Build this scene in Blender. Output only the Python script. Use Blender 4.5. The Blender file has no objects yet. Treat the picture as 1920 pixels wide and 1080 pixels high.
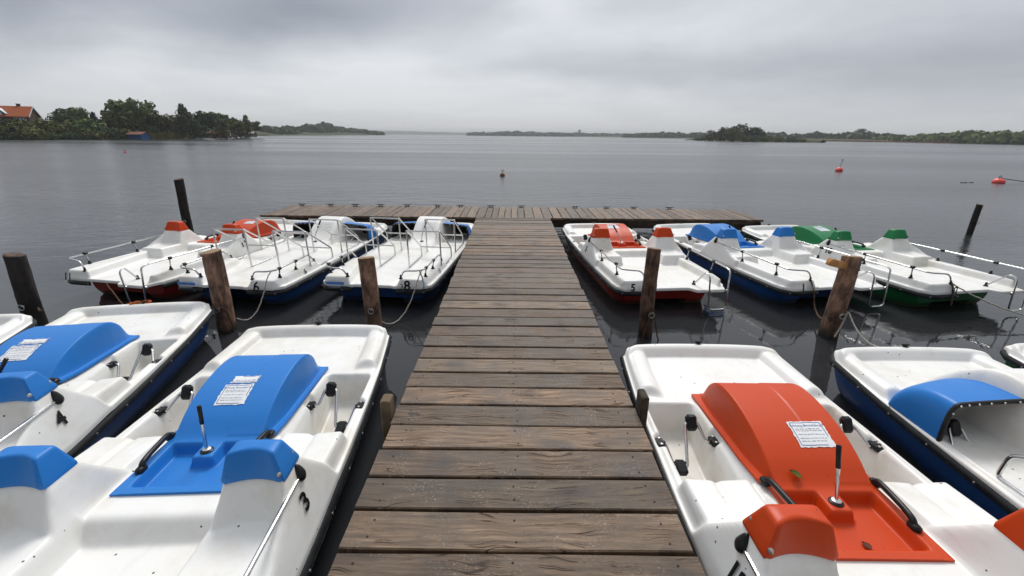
import bpy, math, random
import numpy as np
from mathutils import Vector, Matrix
random.seed(7); rng = np.random.RandomState(11)
PI = math.pi; R = math.radians
sc = bpy.context.scene
col = bpy.data.collections.new('lake'); sc.collection.children.link(col)
DECK = 0.40          # pier top above the water (water is z = 0)
Z0 = 0.27            # height of the boats' rub rail at the stern

# ------------------------------------------------------------------ materials
def nt(name):
    m = bpy.data.materials.new(name); m.use_nodes = True
    t = m.node_tree; b = t.nodes['Principled BSDF']
    return m, t, b
def N(t, ty, **kw):
    n = t.nodes.new(ty)
    for k, v in kw.items():
        if k in n.inputs: n.inputs[k].default_value = v
        else: setattr(n, k, v)
    return n
def L(t, a, ao, b, bi): t.links.new(a.outputs[ao], b.inputs[bi])
def ramp(t, stops, interp='LINEAR'):
    r = t.nodes.new('ShaderNodeValToRGB'); e = r.color_ramp.elements; r.color_ramp.interpolation = interp
    while len(e) < len(stops): e.new(0.5)
    for i, (p, c) in enumerate(stops):
        e[i].position = p; e[i].color = (c, c, c, 1) if isinstance(c, (int, float)) else (*c, 1)
    return r
def mix(t, fac, a, b, mode='MIX'):
    m = t.nodes.new('ShaderNodeMix'); m.data_type = 'RGBA'; m.blend_type = mode
    for key, v in ((0, fac), (6, a), (7, b)):
        if isinstance(v, tuple) and hasattr(v[0], 'outputs'): t.links.new(v[0].outputs[v[1]], m.inputs[key])
        elif isinstance(v, tuple): m.inputs[key].default_value = (*v, 1)
        else: m.inputs[key].default_value = v
    return m
def bump(t, b, src, out, strength, dist=0.01):
    bn = N(t, 'ShaderNodeBump', Strength=strength, Distance=dist)
    L(t, src, out, bn, 'Height'); L(t, bn, 'Normal', b, 'Normal'); return bn

def mat_gelcoat():
    m, t, b = nt('gelcoat')
    tc = N(t, 'ShaderNodeTexCoord'); oi = N(t, 'ShaderNodeObjectInfo')
    off = N(t, 'ShaderNodeVectorMath', operation='ADD'); sc_ = N(t, 'ShaderNodeVectorMath', operation='SCALE')
    sc_.inputs[0].default_value = (37, 11, 5); L(t, oi, 'Random', sc_, 'Scale')
    L(t, tc, 'Object', off, 0); L(t, sc_, 0, off, 1)
    n1 = N(t, 'ShaderNodeTexNoise', Scale=2.2, Detail=6.0, Roughness=0.62); L(t, off, 0, n1, 'Vector')
    r1 = ramp(t, [(0.48, 0.0), (0.76, 1.0)]); L(t, n1, 'Fac', r1, 0)
    stain = mix(t, (r1, 0), (0.84, 0.83, 0.80), (0.66, 0.62, 0.53))
    sm_ = N(t, 'ShaderNodeMapping'); sm_.inputs['Scale'].default_value = (5.0, 1.4, 5.0); L(t, off, 0, sm_, 'Vector')
    n5 = N(t, 'ShaderNodeTexNoise', Scale=3.0, Detail=8.0, Roughness=.7); L(t, sm_, 0, n5, 'Vector'); r5 = ramp(t, [(.56, 0.0), (.76, .35)]); L(t, n5, 'Fac', r5, 0)
    stain = mix(t, (r5, 0), (stain, 2), (0.58, 0.54, 0.46))
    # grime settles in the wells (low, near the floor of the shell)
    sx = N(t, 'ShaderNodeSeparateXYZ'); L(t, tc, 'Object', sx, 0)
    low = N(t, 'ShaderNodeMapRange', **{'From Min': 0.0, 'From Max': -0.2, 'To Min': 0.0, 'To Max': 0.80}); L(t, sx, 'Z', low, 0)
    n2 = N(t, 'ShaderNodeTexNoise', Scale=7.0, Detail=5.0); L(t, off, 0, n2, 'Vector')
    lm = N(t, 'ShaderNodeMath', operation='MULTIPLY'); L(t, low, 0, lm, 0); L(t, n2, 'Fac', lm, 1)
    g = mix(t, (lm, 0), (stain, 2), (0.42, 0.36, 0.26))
    # specks of wind-blown plant debris
    v = N(t, 'ShaderNodeTexVoronoi', Scale=13.0, Randomness=1.0); L(t, off, 0, v, 'Vector')
    rad = N(t, 'ShaderNodeMath', operation='LESS_THAN'); rad.inputs[1].default_value = 0.075; L(t, v, 'Distance', rad, 0)
    vs = N(t, 'ShaderNodeSeparateColor'); L(t, v, 'Color', vs, 0)
    pick = N(t, 'ShaderNodeMath', operation='GREATER_THAN'); pick.inputs[1].default_value = 0.55; L(t, vs, 'Red', pick, 0)
    pm = N(t, 'ShaderNodeMath', operation='MULTIPLY'); L(t, rad, 0, pm, 0); L(t, pick, 0, pm, 1)
    f = mix(t, (pm, 0), (g, 2), (0.09, 0.07, 0.045))
    L(t, f, 2, b, 'Base Color')
    rr = ramp(t, [(0.3, 0.28), (0.7, 0.48)]); L(t, n1, 'Fac', rr, 0); L(t, rr, 0, b, 'Roughness')
    n3 = N(t, 'ShaderNodeTexNoise', Scale=9.0, Detail=2.0); L(t, off, 0, n3, 'Vector'); bump(t, b, n3, 'Fac', 0.12, 0.01)
    return m
def mat_plastic(name, c, fade=0.25, rough=0.42):
    m, t, b = nt(name)
    tc = N(t, 'ShaderNodeTexCoord')
    n1 = N(t, 'ShaderNodeTexNoise', Scale=4.0, Detail=7.0, Roughness=0.65); L(t, tc, 'Object', n1, 'Vector')
    r1 = ramp(t, [(0.42, 0.0), (0.75, fade)]); L(t, n1, 'Fac', r1, 0)
    pale = tuple(min(1, x * 0.8 + 0.05) for x in c); b.inputs['Specular IOR Level'].default_value = 0.28
    m1 = mix(t, (r1, 0), c, pale)
    v = N(t, 'ShaderNodeTexVoronoi', Scale=17.0); L(t, tc, 'Object', v, 'Vector')
    lt = N(t, 'ShaderNodeMath', operation='LESS_THAN'); lt.inputs[1].default_value = 0.05; L(t, v, 'Distance', lt, 0)
    m2 = mix(t, (lt, 0), (m1, 2), tuple(x * 0.35 + .01 for x in c))
    L(t, m2, 2, b, 'Base Color')
    r2 = ramp(t, [(0.3, rough - .08), (0.7, rough + .12)]); L(t, n1, 'Fac', r2, 0); L(t, r2, 0, b, 'Roughness')
    n2 = N(t, 'ShaderNodeTexNoise', Scale=60.0, Detail=3.0); L(t, tc, 'Object', n2, 'Vector'); bump(t, b, n2, 'Fac', 0.06, 0.004)
    return m
def mat_hull(name, c):
    m, t, b = nt(name)
    tc = N(t, 'ShaderNodeTexCoord'); sx = N(t, 'ShaderNodeSeparateXYZ'); L(t, tc, 'Object', sx, 0)
    n1 = N(t, 'ShaderNodeTexNoise', Scale=5.0, Detail=6.0); L(t, tc, 'Object', n1, 'Vector')
    ad = N(t, 'ShaderNodeMath', operation='MULTIPLY_ADD'); L(t, n1, 'Fac', ad, 0); ad.inputs[1].default_value = 0.14; L(t, sx, 'Z', ad, 2)
    al = ramp(t, [(0.0, 1.0), (1.0, 0.0)])
    mr = N(t, 'ShaderNodeMapRange', **{'From Min': -0.22, 'From Max': -0.10}); L(t, ad, 0, mr, 0); L(t, mr, 0, al, 0)
    g = mix(t, (al, 0), c, (0.045, 0.045, 0.025))
    L(t, g, 2, b, 'Base Color'); b.inputs['Roughness'].default_value = 0.3; b.inputs['Specular IOR Level'].default_value = 0.3
    n2 = N(t, 'ShaderNodeTexNoise', Scale=12.0, Detail=3.0); L(t, tc, 'Object', n2, 'Vector'); bump(t, b, n2, 'Fac', 0.1, 0.01)
    return m
def mat_simple(name, c, rough=0.5, metal=0.0, var=0.25, scale=20.0, bmp=0.1, bd=0.004):
    m, t, b = nt(name)
    tc = N(t, 'ShaderNodeTexCoord')
    n1 = N(t, 'ShaderNodeTexNoise', Scale=scale, Detail=5.0); L(t, tc, 'Object', n1, 'Vector')
    r1 = ramp(t, [(0.3, tuple(x * (1 - var) for x in c)), (0.7, tuple(min(1, x * (1 + var)) for x in c))]); L(t, n1, 'Fac', r1, 0)
    L(t, r1, 0, b, 'Base Color'); b.inputs['Roughness'].default_value = rough; b.inputs['Metallic'].default_value = metal
    if metal == 0: b.inputs['Specular IOR Level'].default_value = 0.25
    if bmp: bump(t, b, n1, 'Fac', bmp, bd)
    return m
def mat_plank():
    m, t, b = nt('weathered_plank')
    uv = N(t, 'ShaderNodeUVMap', uv_map='grain')
    at = N(t, 'ShaderNodeAttribute', attribute_name='plank_tone')
    mp = N(t, 'ShaderNodeMapping'); mp.inputs['Scale'].default_value = (1.6, 22.0, 1); L(t, uv, 'UV', mp, 'Vector')
    warp = N(t, 'ShaderNodeTexNoise', Scale=2.3, Detail=3.0); L(t, uv, 'UV', warp, 'Vector')
    wv = N(t, 'ShaderNodeVectorMath', operation='MULTIPLY_ADD'); L(t, warp, 'Color', wv, 0); wv.inputs[1].default_value = (0.4, 1.5, 0); L(t, mp, 0, wv, 2)
    g1 = N(t, 'ShaderNodeTexNoise', Scale=2.0, Detail=9.0, Roughness=0.68); L(t, wv, 0, g1, 'Vector')
    g2 = N(t, 'ShaderNodeTexNoise', Scale=3.2, Detail=8.0, Roughness=0.6); L(t, uv, 'UV', g2, 'Vector')
    c1 = ramp(t, [(0.22, (0.034, 0.020, 0.012)), (0.44, (0.104, 0.066, 0.039)), (0.58, (0.165, 0.109, 0.067)), (0.78, (0.31, 0.226, 0.152))]); L(t, g1, 'Fac', c1, 0)
    c2 = ramp(t, [(0.30, 0.45), (0.48, 0.95), (0.66, 1.35)]); L(t, g2, 'Fac', c2, 0)
    m1 = mix(t, 1.0, (c1, 0), (c2, 0), 'MULTIPLY')
    tone = mix(t, 1.0, (m1, 2), (at, 'Color'), 'MULTIPLY')
    # knots and the dark smears round them
    kp = N(t, 'ShaderNodeMapping'); kp.inputs['Scale'].default_value = (3.2, 6.5, 1); L(t, uv, 'UV', kp, 'Vector')
    kw = N(t, 'ShaderNodeVectorMath', operation='MULTIPLY_ADD'); L(t, warp, 'Color', kw, 0); kw.inputs[1].default_value = (0.9, 0.9, 0); L(t, kp, 0, kw, 2)
    kv = N(t, 'ShaderNodeTexVoronoi', Scale=1.0); L(t, kw, 0, kv, 'Vector')
    kr = ramp(t, [(0.05, 1.0), (0.14, 0.72), (0.46, 0.0)]); L(t, kv, 'Distance', kr, 0)
    ks = N(t, 'ShaderNodeSeparateColor'); L(t, kv, 'Color', ks, 0)
    kg = N(t, 'ShaderNodeMath', operation='GREATER_THAN'); kg.inputs[1].default_value = 0.45; L(t, ks, 'Green', kg, 0)
    km = N(t, 'ShaderNodeMath', operation='MULTIPLY'); L(t, kr, 0, km, 0); L(t, kg, 0, km, 1)
    kn = mix(t, (km, 0), (tone, 2), (0.035, 0.022, 0.016))
    # pale scuffs: raised worn fibres
    s1 = N(t, 'ShaderNodeTexNoise', Scale=70.0, Detail=6.0, Roughness=0.75); L(t, uv, 'UV', s1, 'Vector')
    sr = ramp(t, [(0.55, 0.0), (0.66, 0.80)]); L(t, s1, 'Fac', sr, 0)
    s2 = N(t, 'ShaderNodeTexNoise', Scale=4.5, Detail=4.0); L(t, uv, 'UV', s2, 'Vector')
    s2r = ramp(t, [(0.50, 0.0), (0.62, 1.0)]); L(t, s2, 'Fac', s2r, 0)
    sm = N(t, 'ShaderNodeMath', operation='MULTIPLY'); L(t, sr, 0, sm, 0); L(t, s2r, 0, sm, 1)
    sf = mix(t, (sm, 0), (kn, 2), (0.42, 0.35, 0.30))
    # fine cracks along the grain
    cp = N(t, 'ShaderNodeMapping'); cp.inputs['Scale'].default_value = (1.1, 26.0, 1); L(t, uv, 'UV', cp, 'Vector')
    cw = N(t, 'ShaderNodeVectorMath', operation='MULTIPLY_ADD'); L(t, warp, 'Color', cw, 0); cw.inputs[1].default_value = (0.6, 5.0, 0); L(t, cp, 0, cw, 2)
    cv = N(t, 'ShaderNodeTexVoronoi', Scale=1.0, feature='DISTANCE_TO_EDGE'); L(t, cw, 0, cv, 'Vector')
    cr = ramp(t, [(0.0, 1.0), (0.030, 0.0)]); L(t, cv, 'Distance', cr, 0)
    cs = ramp(t, [(0.50, 0.0), (0.57, 0.95)]); L(t, g2, 'Fac', cs, 0)
    cm = N(t, 'ShaderNodeMath', operation='MULTIPLY'); L(t, cr, 0, cm, 0); L(t, cs, 0, cm, 1)
    cf = mix(t, (cm, 0), (sf, 2), (0.018, 0.012, 0.010))
    L(t, cf, 2, b, 'Base Color')
    rr = ramp(t, [(0.3, 0.42), (0.7, 0.66)]); L(t, g2, 'Fac', rr, 0); L(t, rr, 0, b, 'Roughness'); b.inputs['Specular IOR Level'].default_value = 0.40
    sub = N(t, 'ShaderNodeMath', operation='MULTIPLY_ADD'); L(t, cm, 0, sub, 0); sub.inputs[1].default_value = -0.8; L(t, g1, 'Fac', sub, 2)
    bump(t, b, sub, 0, 0.7, 0.008)
    return m
def mat_bark(name, c1, c2, wet=False):
    m, t, b = nt(name)
    tc = N(t, 'ShaderNodeTexCoord')
    mp = N(t, 'ShaderNodeMapping'); mp.inputs['Scale'].default_value = (13, 13, 4.2); L(t, tc, 'Object', mp, 'Vector')
    n1 = N(t, 'ShaderNodeTexNoise', Scale=1.3, Detail=9.0, Roughness=0.7); L(t, mp, 0, n1, 'Vector')
    n2 = N(t, 'ShaderNodeTexNoise', Scale=5.0, Detail=4.0); L(t, tc, 'Object', n2, 'Vector')
    r = ramp(t, [(0.38, c1), (0.50, tuple((a + d) / 2 for a, d in zip(c1, c2))), (0.62, c2)]); L(t, n1, 'Fac', r, 0)
    g = ramp(t, [(0.38, 0.45), (0.62, 1.35)]); L(t, n2, 'Fac', g, 0)
    mm = mix(t, 1.0, (r, 0), (g, 0), 'MULTIPLY')
    sx = N(t, 'ShaderNodeSeparateXYZ'); L(t, tc, 'Object', sx, 0)
    wl = N(t, 'ShaderNodeMath', operation='MULTIPLY_ADD'); L(t, n2, 'Fac', wl, 0); wl.inputs[1].default_value = 0.12; L(t, sx, 'Z', wl, 2)
    mr = N(t, 'ShaderNodeMapRange', **{'From Min': 0.08, 'From Max': 0.20, 'To Min': 1.0, 'To Max': 0.0}); L(t, wl, 0, mr, 0)
    w = mix(t, (mr, 0), (mm, 2), (0.016, 0.015, 0.011))
    L(t, w, 2, b, 'Base Color'); b.inputs['Roughness'].default_value = 0.8
    bump(t, b, n1, 'Fac', 0.9, 0.02)
    return m
def mat_endgrain():
    m, t, b = nt('end_grain')
    tc = N(t, 'ShaderNodeTexCoord')
    w = N(t, 'ShaderNodeTexWave', wave_type='RINGS', rings_direction='Z', Scale=16.0, Distortion=3.0, Detail=3.0); L(t, tc, 'Object', w, 'Vector')
    r = ramp(t, [(0.2, (0.20, 0.12, 0.065)), (0.8, (0.36, 0.24, 0.14))]); L(t, w, 'Fac', r, 0); L(t, r, 0, b, 'Base Color')
    b.inputs['Roughness'].default_value = 0.8; return m
def mat_leaf(name, dark, light, scale=0.25):
    m, t, b = nt(name)
    at = N(t, 'ShaderNodeAttribute', attribute_name='leaf_tone')
    oi = N(t, 'ShaderNodeObjectInfo')
    r = ramp(t, [(0.0, dark), (1.0, light)]); L(t, at, 'Fac', r, 0)
    hs = N(t, 'ShaderNodeHueSaturation'); L(t, r, 0, hs, 'Color')
    mr = N(t, 'ShaderNodeMapRange', **{'To Min': 0.47, 'To Max': 0.53}); L(t, oi, 'Random', mr, 0); L(t, mr, 0, hs, 'Hue')
    mv = N(t, 'ShaderNodeMapRange', **{'To Min': 0.75, 'To Max': 1.25}); L(t, oi, 'Random', mv, 0); L(t, mv, 0, hs, 'Value')
    L(t, hs, 0, b, 'Base Color'); b.inputs['Roughness'].default_value = 0.75
    b.inputs['Specular IOR Level'].default_value = 0.15
    return m
def mat_water():
    m, t, b = nt('lake_water')
    b.inputs['Base Color'].default_value = (0.026, 0.027, 0.029, 1); b.inputs['IOR'].default_value = 1.36
    b.inputs['Roughness'].default_value = 0.03
    tc = N(t, 'ShaderNodeTexCoord')
    big = N(t, 'ShaderNodeTexNoise', Scale=0.035, Detail=4.0, Roughness=0.6)
    bm = N(t, 'ShaderNodeMapping'); bm.inputs['Scale'].default_value = (0.10, 1.0, 1); L(t, tc, 'Object', bm, 'Vector'); L(t, bm, 0, big, 'Vector')
    # ruffled away from the berth, calmer between the hulls
    ln = N(t, 'ShaderNodeSeparateXYZ'); L(t, tc, 'Object', ln, 0)
    dist = N(t, 'ShaderNodeMapRange', **{'From Min': 4.5, 'From Max': 9.5, 'To Min': 0.09, 'To Max': 1.0}); L(t, ln, 'Y', dist, 0)
    br = ramp(t, [(0.38, 0.55), (0.58, 1.0)]); L(t, big, 'Fac', br, 0)
    st = N(t, 'ShaderNodeMath', operation='MULTIPLY'); L(t, dist, 0, st, 0); L(t, br, 0, st, 1)
    rg = N(t, 'ShaderNodeMapRange', **{'To Min': 0.0, 'To Max': 0.25}); L(t, st, 0, rg, 0); L(t, rg, 0, b, 'Roughness')
    rm = N(t, 'ShaderNodeMapping'); rm.inputs['Scale'].default_value = (0.55, 1.25, 1); L(t, tc, 'Object', rm, 'Vector')
    a = N(t, 'ShaderNodeTexNoise', Scale=1.6, Detail=5.0, Roughness=0.55); L(t, rm, 0, a, 'Vector')
    c = N(t, 'ShaderNodeTexNoise', Scale=8.0, Detail=3.0); L(t, rm, 0, c, 'Vector')
    ad = N(t, 'ShaderNodeMath', operation='MULTIPLY_ADD'); L(t, c, 'Fac', ad, 0); ad.inputs[1].default_value = 0.18; L(t, a, 'Fac', ad, 2)
    bn = N(t, 'ShaderNodeBump', Distance=0.055); L(t, ad, 0, bn, 'Height')
    L(t, st, 0, bn, 'Strength'); L(t, bn, 'Normal', b, 'Normal')
    return m

M = dict(
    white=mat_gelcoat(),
    blue=mat_plastic('blue_plastic', (0.016, 0.185, 0.57)), red=mat_plastic('orange_red_plastic', (0.55, 0.050, 0.003), .10),
    green=mat_plastic('green_plastic', (0.010, 0.19, 0.060)),
    hull_blue=mat_hull('blue_hull', (0.008, 0.062, 0.235)), hull_red=mat_hull('red_hull', (0.33, 0.020, 0.010)), hull_green=mat_hull('green_hull', (0.006, 0.14, 0.045)),
    rubber=mat_simple('black_rubber', (0.018, 0.020, 0.022), 0.45, var=.4, scale=9), black=mat_simple('black_plastic', (0.012, 0.012, 0.013), 0.35, var=.3),
    steel=mat_simple('stainless_steel', (0.62, 0.62, 0.61), 0.22, 1.0, .08, 30, .02), dullsteel=mat_simple('dull_steel', (0.5, 0.49, 0.47), 0.42, 0.9, .15, 30, .05),
    plank=mat_plank(), nail=mat_simple('rusty_nail', (0.02, 0.013, 0.010), 0.7), beam=mat_simple('old_beam_wood', (0.055, 0.04, 0.03), 0.85, var=.5, scale=6, bmp=.5, bd=.01),
    stub=mat_simple('pale_stub_wood', (0.15, 0.110, 0.068), 0.85, var=.4, scale=9, bmp=.4, bd=.01),
    stubdark=mat_simple('dark_stub_wood', (0.060, 0.046, 0.034), 0.85, var=.4, scale=9, bmp=.4, bd=.01),
    bark=mat_bark('brown_bark', (0.075, 0.036, 0.022), (0.36, 0.205, 0.130)), barkmid=mat_bark('dark_brown_bark', (0.035, 0.018, 0.012), (0.17, 0.095, 0.062)),
    barkdark=mat_bark('blackened_bark', (0.006, 0.005, 0.005), (0.030, 0.020, 0.018)), endgrain=mat_endgrain(),
    cutwood=mat_simple('fresh_cut_wood', (0.45, 0.22, 0.08), 0.8, var=.3, scale=14, bmp=.3),
    rope=mat_simple('pale_rope', (0.42, 0.38, 0.33), 0.9, var=.3, scale=80, bmp=.5), ropedark=mat_simple('brown_rope', (0.11, 0.058, 0.036), 0.9, var=.4, scale=80, bmp=.5),
    ropeor=mat_simple('orange_rope', (0.50, 0.11, 0.02), 0.9, var=.3, scale=80, bmp=.5),
    ink=mat_simple('black_ink', (0.008, 0.008, 0.009), 0.5, var=.2), paper=mat_simple('notice_paper', (0.80, 0.81, 0.82), 0.5, var=.05, scale=12),
    inkblue=mat_simple('blue_ink', (0.09, 0.14, 0.34), 0.6), printgrey=mat_simple('faded_print', (0.42, 0.45, 0.50), 0.6), labelblue=mat_simple('label_blue', (0.10, 0.25, 0.62), 0.5),
    buoyred=mat_simple('coral_red_buoy', (0.90, 0.12, 0.10), 0.35, var=.1), buoyrust=mat_simple('rusty_brown_buoy', (0.22, 0.08, 0.03), 0.7, var=.4),
    leafgreen=mat_simple('fallen_leaf_green', (0.07, 0.11, 0.02), 0.6), leafbrown=mat_simple('fallen_leaf_brown', (0.10, 0.035, 0.02), 0.7),
    rust=mat_simple('rotting_leaves', (0.10, 0.065, 0.025), 0.9, var=.8, scale=60, bmp=.6),
    roof=mat_simple('orange_roof_tiles', (0.32, 0.080, 0.022), 0.8, var=.25, scale=3), brick=mat_simple('dark_brick', (0.065, 0.032, 0.026), 0.85, var=.4, scale=5),
    trim=mat_simple('white_trim_paint', (0.62, 0.64, 0.66), 0.6), pane=mat_simple('window_glass', (0.03, 0.04, 0.05), 0.1), slate=mat_simple('grey_boards', (0.11, 0.12, 0.14), 0.7),
    boatblue=mat_simple('blue_boards', (0.022, 0.085, 0.26), 0.7), rustroof=mat_simple('brown_sheet_roof', (0.20, 0.10, 0.065), 0.8), paleroof=mat_simple('pale_sheet_roof', (0.36, 0.36, 0.34), 0.8),
    darkwood=mat_simple('dark_boards', (0.05, 0.04, 0.034), 0.85),
    earth=mat_simple('shore_grass', (0.045, 0.052, 0.020), 0.95, var=.5, scale=.4, bmp=.3, bd=.3), hillgreen=mat_simple('hill_woods', (0.035, 0.050, 0.028), 0.95, var=.5, scale=.05, bmp=.3, bd=2),
    reed=mat_leaf('reed', (0.05, 0.043, 0.014), (0.13, 0.105, 0.04)), reedpink=mat_leaf('dry_reed', (0.26, 0.12, 0.08), (0.42, 0.22, 0.15)),
    leaf=mat_leaf('foliage', (0.036, 0.052, 0.018), (0.175, 0.200, 0.070)), leafdk=mat_leaf('dark_foliage', (0.020, 0.038, 0.019), (0.090, 0.125, 0.055)),
    leafyel=mat_leaf('yellow_green_foliage', (0.045, 0.055, 0.016), (0.170, 0.170, 0.055)), leafblue=mat_leaf('bluish_conifer', (0.018, 0.032, 0.032), (0.06, 0.085, 0.085)),
    trunk=mat_simple('tree_bark', (0.06, 0.045, 0.033), 0.9, var=.4, scale=4, bmp=.5, bd=.05), water=mat_water(),
)

# ------------------------------------------------------------------ mesh helpers
class MB:
    def __init__(s): s.v = []; s.f = []; s.m = []
    def add(s, vs, fs, mi=0):
        o = len(s.v); s.v += [tuple(map(float, p)) for p in vs]
        for f in fs: s.f.append(tuple(i + o for i in f)); s.m.append(mi)
    def box(s, c, d, mi=0, rot=None, bev=0.0):
        hx, hy, hz = d[0] / 2, d[1] / 2, d[2] / 2; b = min(bev, hx * .9, hy * .9, hz * .9)
        if b <= 0:
            vs = [(x, y, z) for x in (-hx, hx) for y in (-hy, hy) for z in (-hz, hz)]
            fs = [(0, 1, 3, 2), (4, 6, 7, 5), (0, 4, 5, 1), (2, 3, 7, 6), (0, 2, 6, 4), (1, 5, 7, 3)]
        else:
            vs = []; 
            def ring(ix, iy, z): return [(-ix, -iy, z), (ix, -iy, z), (ix, iy, z), (-ix, iy, z)]
            def oct_(ix, iy, z):
                return [(-ix + b, -iy, z), (ix - b, -iy, z), (ix, -iy + b, z), (ix, iy - b, z), (ix - b, iy, z), (-ix + b, iy, z), (-ix, iy - b, z), (-ix, -iy + b, z)]
            rs = [oct_(hx - b * .5, hy - b * .5, -hz), oct_(hx, hy, -hz + b), oct_(hx, hy, hz - b), oct_(hx - b * .8, hy - b * .8, hz)]
            for r in rs: vs += r
            fs = [tuple(range(7, -1, -1)), tuple(range(24, 32))]
            for k in range(3):
                for i in range(8): j = (i + 1) % 8; fs.append((k * 8 + i, k * 8 + j, k * 8 + 8 + j, k * 8 + 8 + i))
        if rot is not None: vs = [rot @ Vector(p) for p in vs]
        s.add([(p[0] + c[0], p[1] + c[1], p[2] + c[2]) for p in vs], fs, mi)
    def tube(s, pts, r, seg=8, mi=0, closed=False, cap=True):
        P = [Vector(p) for p in pts]; n = len(P); rr = r if hasattr(r, '__len__') else [r] * n
        if n < 2: return
        tang = []
        for i in range(n):
            a = P[(i - 1) % n] if (closed or i) else P[0]; b = P[(i + 1) % n] if (closed or i < n - 1) else P[-1]
            d = b - a; tang.append(d.normalized() if d.length > 1e-9 else Vector((0, 0, 1)))
        up = Vector((0, 0, 1)) if abs(tang[0].z) < .9 else Vector((1, 0, 0))
        nv = tang[0].cross(up).normalized(); vs = []
        for i in range(n):
            nv = (nv - tang[i] * nv.dot(tang[i])); nv = nv.normalized() if nv.length > 1e-6 else tang[i].orthogonal().normalized()
            bv = tang[i].cross(nv)
            for k in range(seg):
                a = 2 * PI * k / seg; vs.append(P[i] + (nv * math.cos(a) + bv * math.sin(a)) * rr[i])
        fs = []
        for i in range(n if closed else n - 1):
            j = (i + 1) % n
            for k in range(seg): l = (k + 1) % seg; fs.append((i * seg + k, j * seg + k, j * seg + l, i * seg + l))
        if cap and not closed: fs += [tuple(range(seg)), tuple((n - 1) * seg + k for k in range(seg - 1, -1, -1))]
        s.add(vs, fs, mi)
    def lathe(s, prof, seg=16, c=(0, 0, 0), axis='z', mi=0, jit=None):
        vs = []; 
        for (r, z) in prof:
            for k in range(seg):
                a = 2 * PI * k / seg; q = r * (jit(a, z) if jit else 1)
                p = (q * math.cos(a), q * math.sin(a), z)
                if axis == 'y': p = (p[0], p[2], p[1])
                if axis == 'x': p = (p[2], p[0], p[1])
                vs.append((p[0] + c[0], p[1] + c[1], p[2] + c[2]))
        n = len(prof); fs = [(i * seg + k, i * seg + (k + 1) % seg, (i + 1) * seg + (k + 1) % seg, (i + 1) * seg + k) for i in range(n - 1) for k in range(seg)]
        fs += [tuple(range(seg - 1, -1, -1)), tuple((n - 1) * seg + k for k in range(seg))]
        s.add(vs, fs, mi)
    def grid(s, P, mi=0, flip=False):
        ny, nx = P.shape[:2]; o = len(s.v); s.v += [tuple(map(float, p)) for p in P.reshape(-1, 3)]
        for j in range(ny - 1):
            for i in range(nx - 1):
                q = (o + j * nx + i, o + j * nx + i + 1, o + (j + 1) * nx + i + 1, o + (j + 1) * nx + i)
                s.f.append(q[::-1] if flip else q); s.m.append(mi)
    def loft(s, rings, mi=0, cap=True):
        k = len(rings[0]); vs = [p for r in rings for p in r]; fs = []
        for i in range(len(rings) - 1):
            for a in range(k): b = (a + 1) % k; fs.append((i * k + a, i * k + b, (i + 1) * k + b, (i + 1) * k + a))
        if cap: fs += [tuple(range(k - 1, -1, -1)), tuple((len(rings) - 1) * k + a for a in range(k))]
        s.add(vs, fs, mi)
    def mesh(s, name, mats, smooth=True, angle=None):
        me = bpy.data.meshes.new(name); me.from_pydata(s.v, [], s.f)
        for m in (mats if isinstance(mats, (list, tuple)) else [mats]): me.materials.append(m)
        me.polygons.foreach_set('material_index', s.m)
        me.polygons.foreach_set('use_smooth', [smooth] * len(s.f))
        me.update()
        if smooth and angle: me.set_sharp_from_angle(angle=angle)
        return me
    def build(s, name, mats, parent=None, smooth=True, angle=R(40)):
        return link(name, s.mesh(name, mats, smooth, angle), parent)
def link(name, me, parent=None):
    o = bpy.data.objects.new(name, me); col.objects.link(o); o.parent = parent; return o
def tag(o, label=None, cat=None, group=None, kind=None):
    if label: o['label'] = label
    if cat: o['category'] = cat
    if group: o['group'] = group
    if kind: o['kind'] = kind
    return o
def empty(name, loc, rz=0):
    o = bpy.data.objects.new(name, None); col.objects.link(o); o.location = loc; o.rotation_euler = (0, 0, rz); o.empty_display_size = .2; return o
def fillet(pts, r, n=5):
    P = [Vector(p) for p in pts]; out = [P[0]]
    for i in range(1, len(P) - 1):
        a = (P[i - 1] - P[i]); b = (P[i + 1] - P[i]); d = min(r, a.length * .45, b.length * .45)
        A = P[i] + a.normalized() * d; B = P[i] + b.normalized() * d
        for k in range(n + 1): t = k / n; out.append(A * (1 - t) ** 2 + P[i] * 2 * t * (1 - t) + B * t * t)
    return out + [P[-1]]
def text_tris(body, size, bold=0.0):
    cu = bpy.data.curves.new('lettering', 'FONT'); cu.body = body; cu.size = size; cu.offset = bold; cu.align_x = 'CENTER'; cu.align_y = 'CENTER'; cu.resolution_u = 3
    ob = bpy.data.objects.new('lettering', cu); me = ob.to_mesh()
    vs = [tuple(v.co) for v in me.vertices]; fs = [tuple(p.vertices) for p in me.polygons]
    ob.to_mesh_clear(); bpy.data.objects.remove(ob); bpy.data.curves.remove(cu); return vs, fs
def add_text(mb, body, size, fn, bold=0.0, mi=0):
    vs, fs = text_tris(body, size, bold); mb.add([fn(v[0], v[1]) for v in vs], fs, mi)

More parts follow.
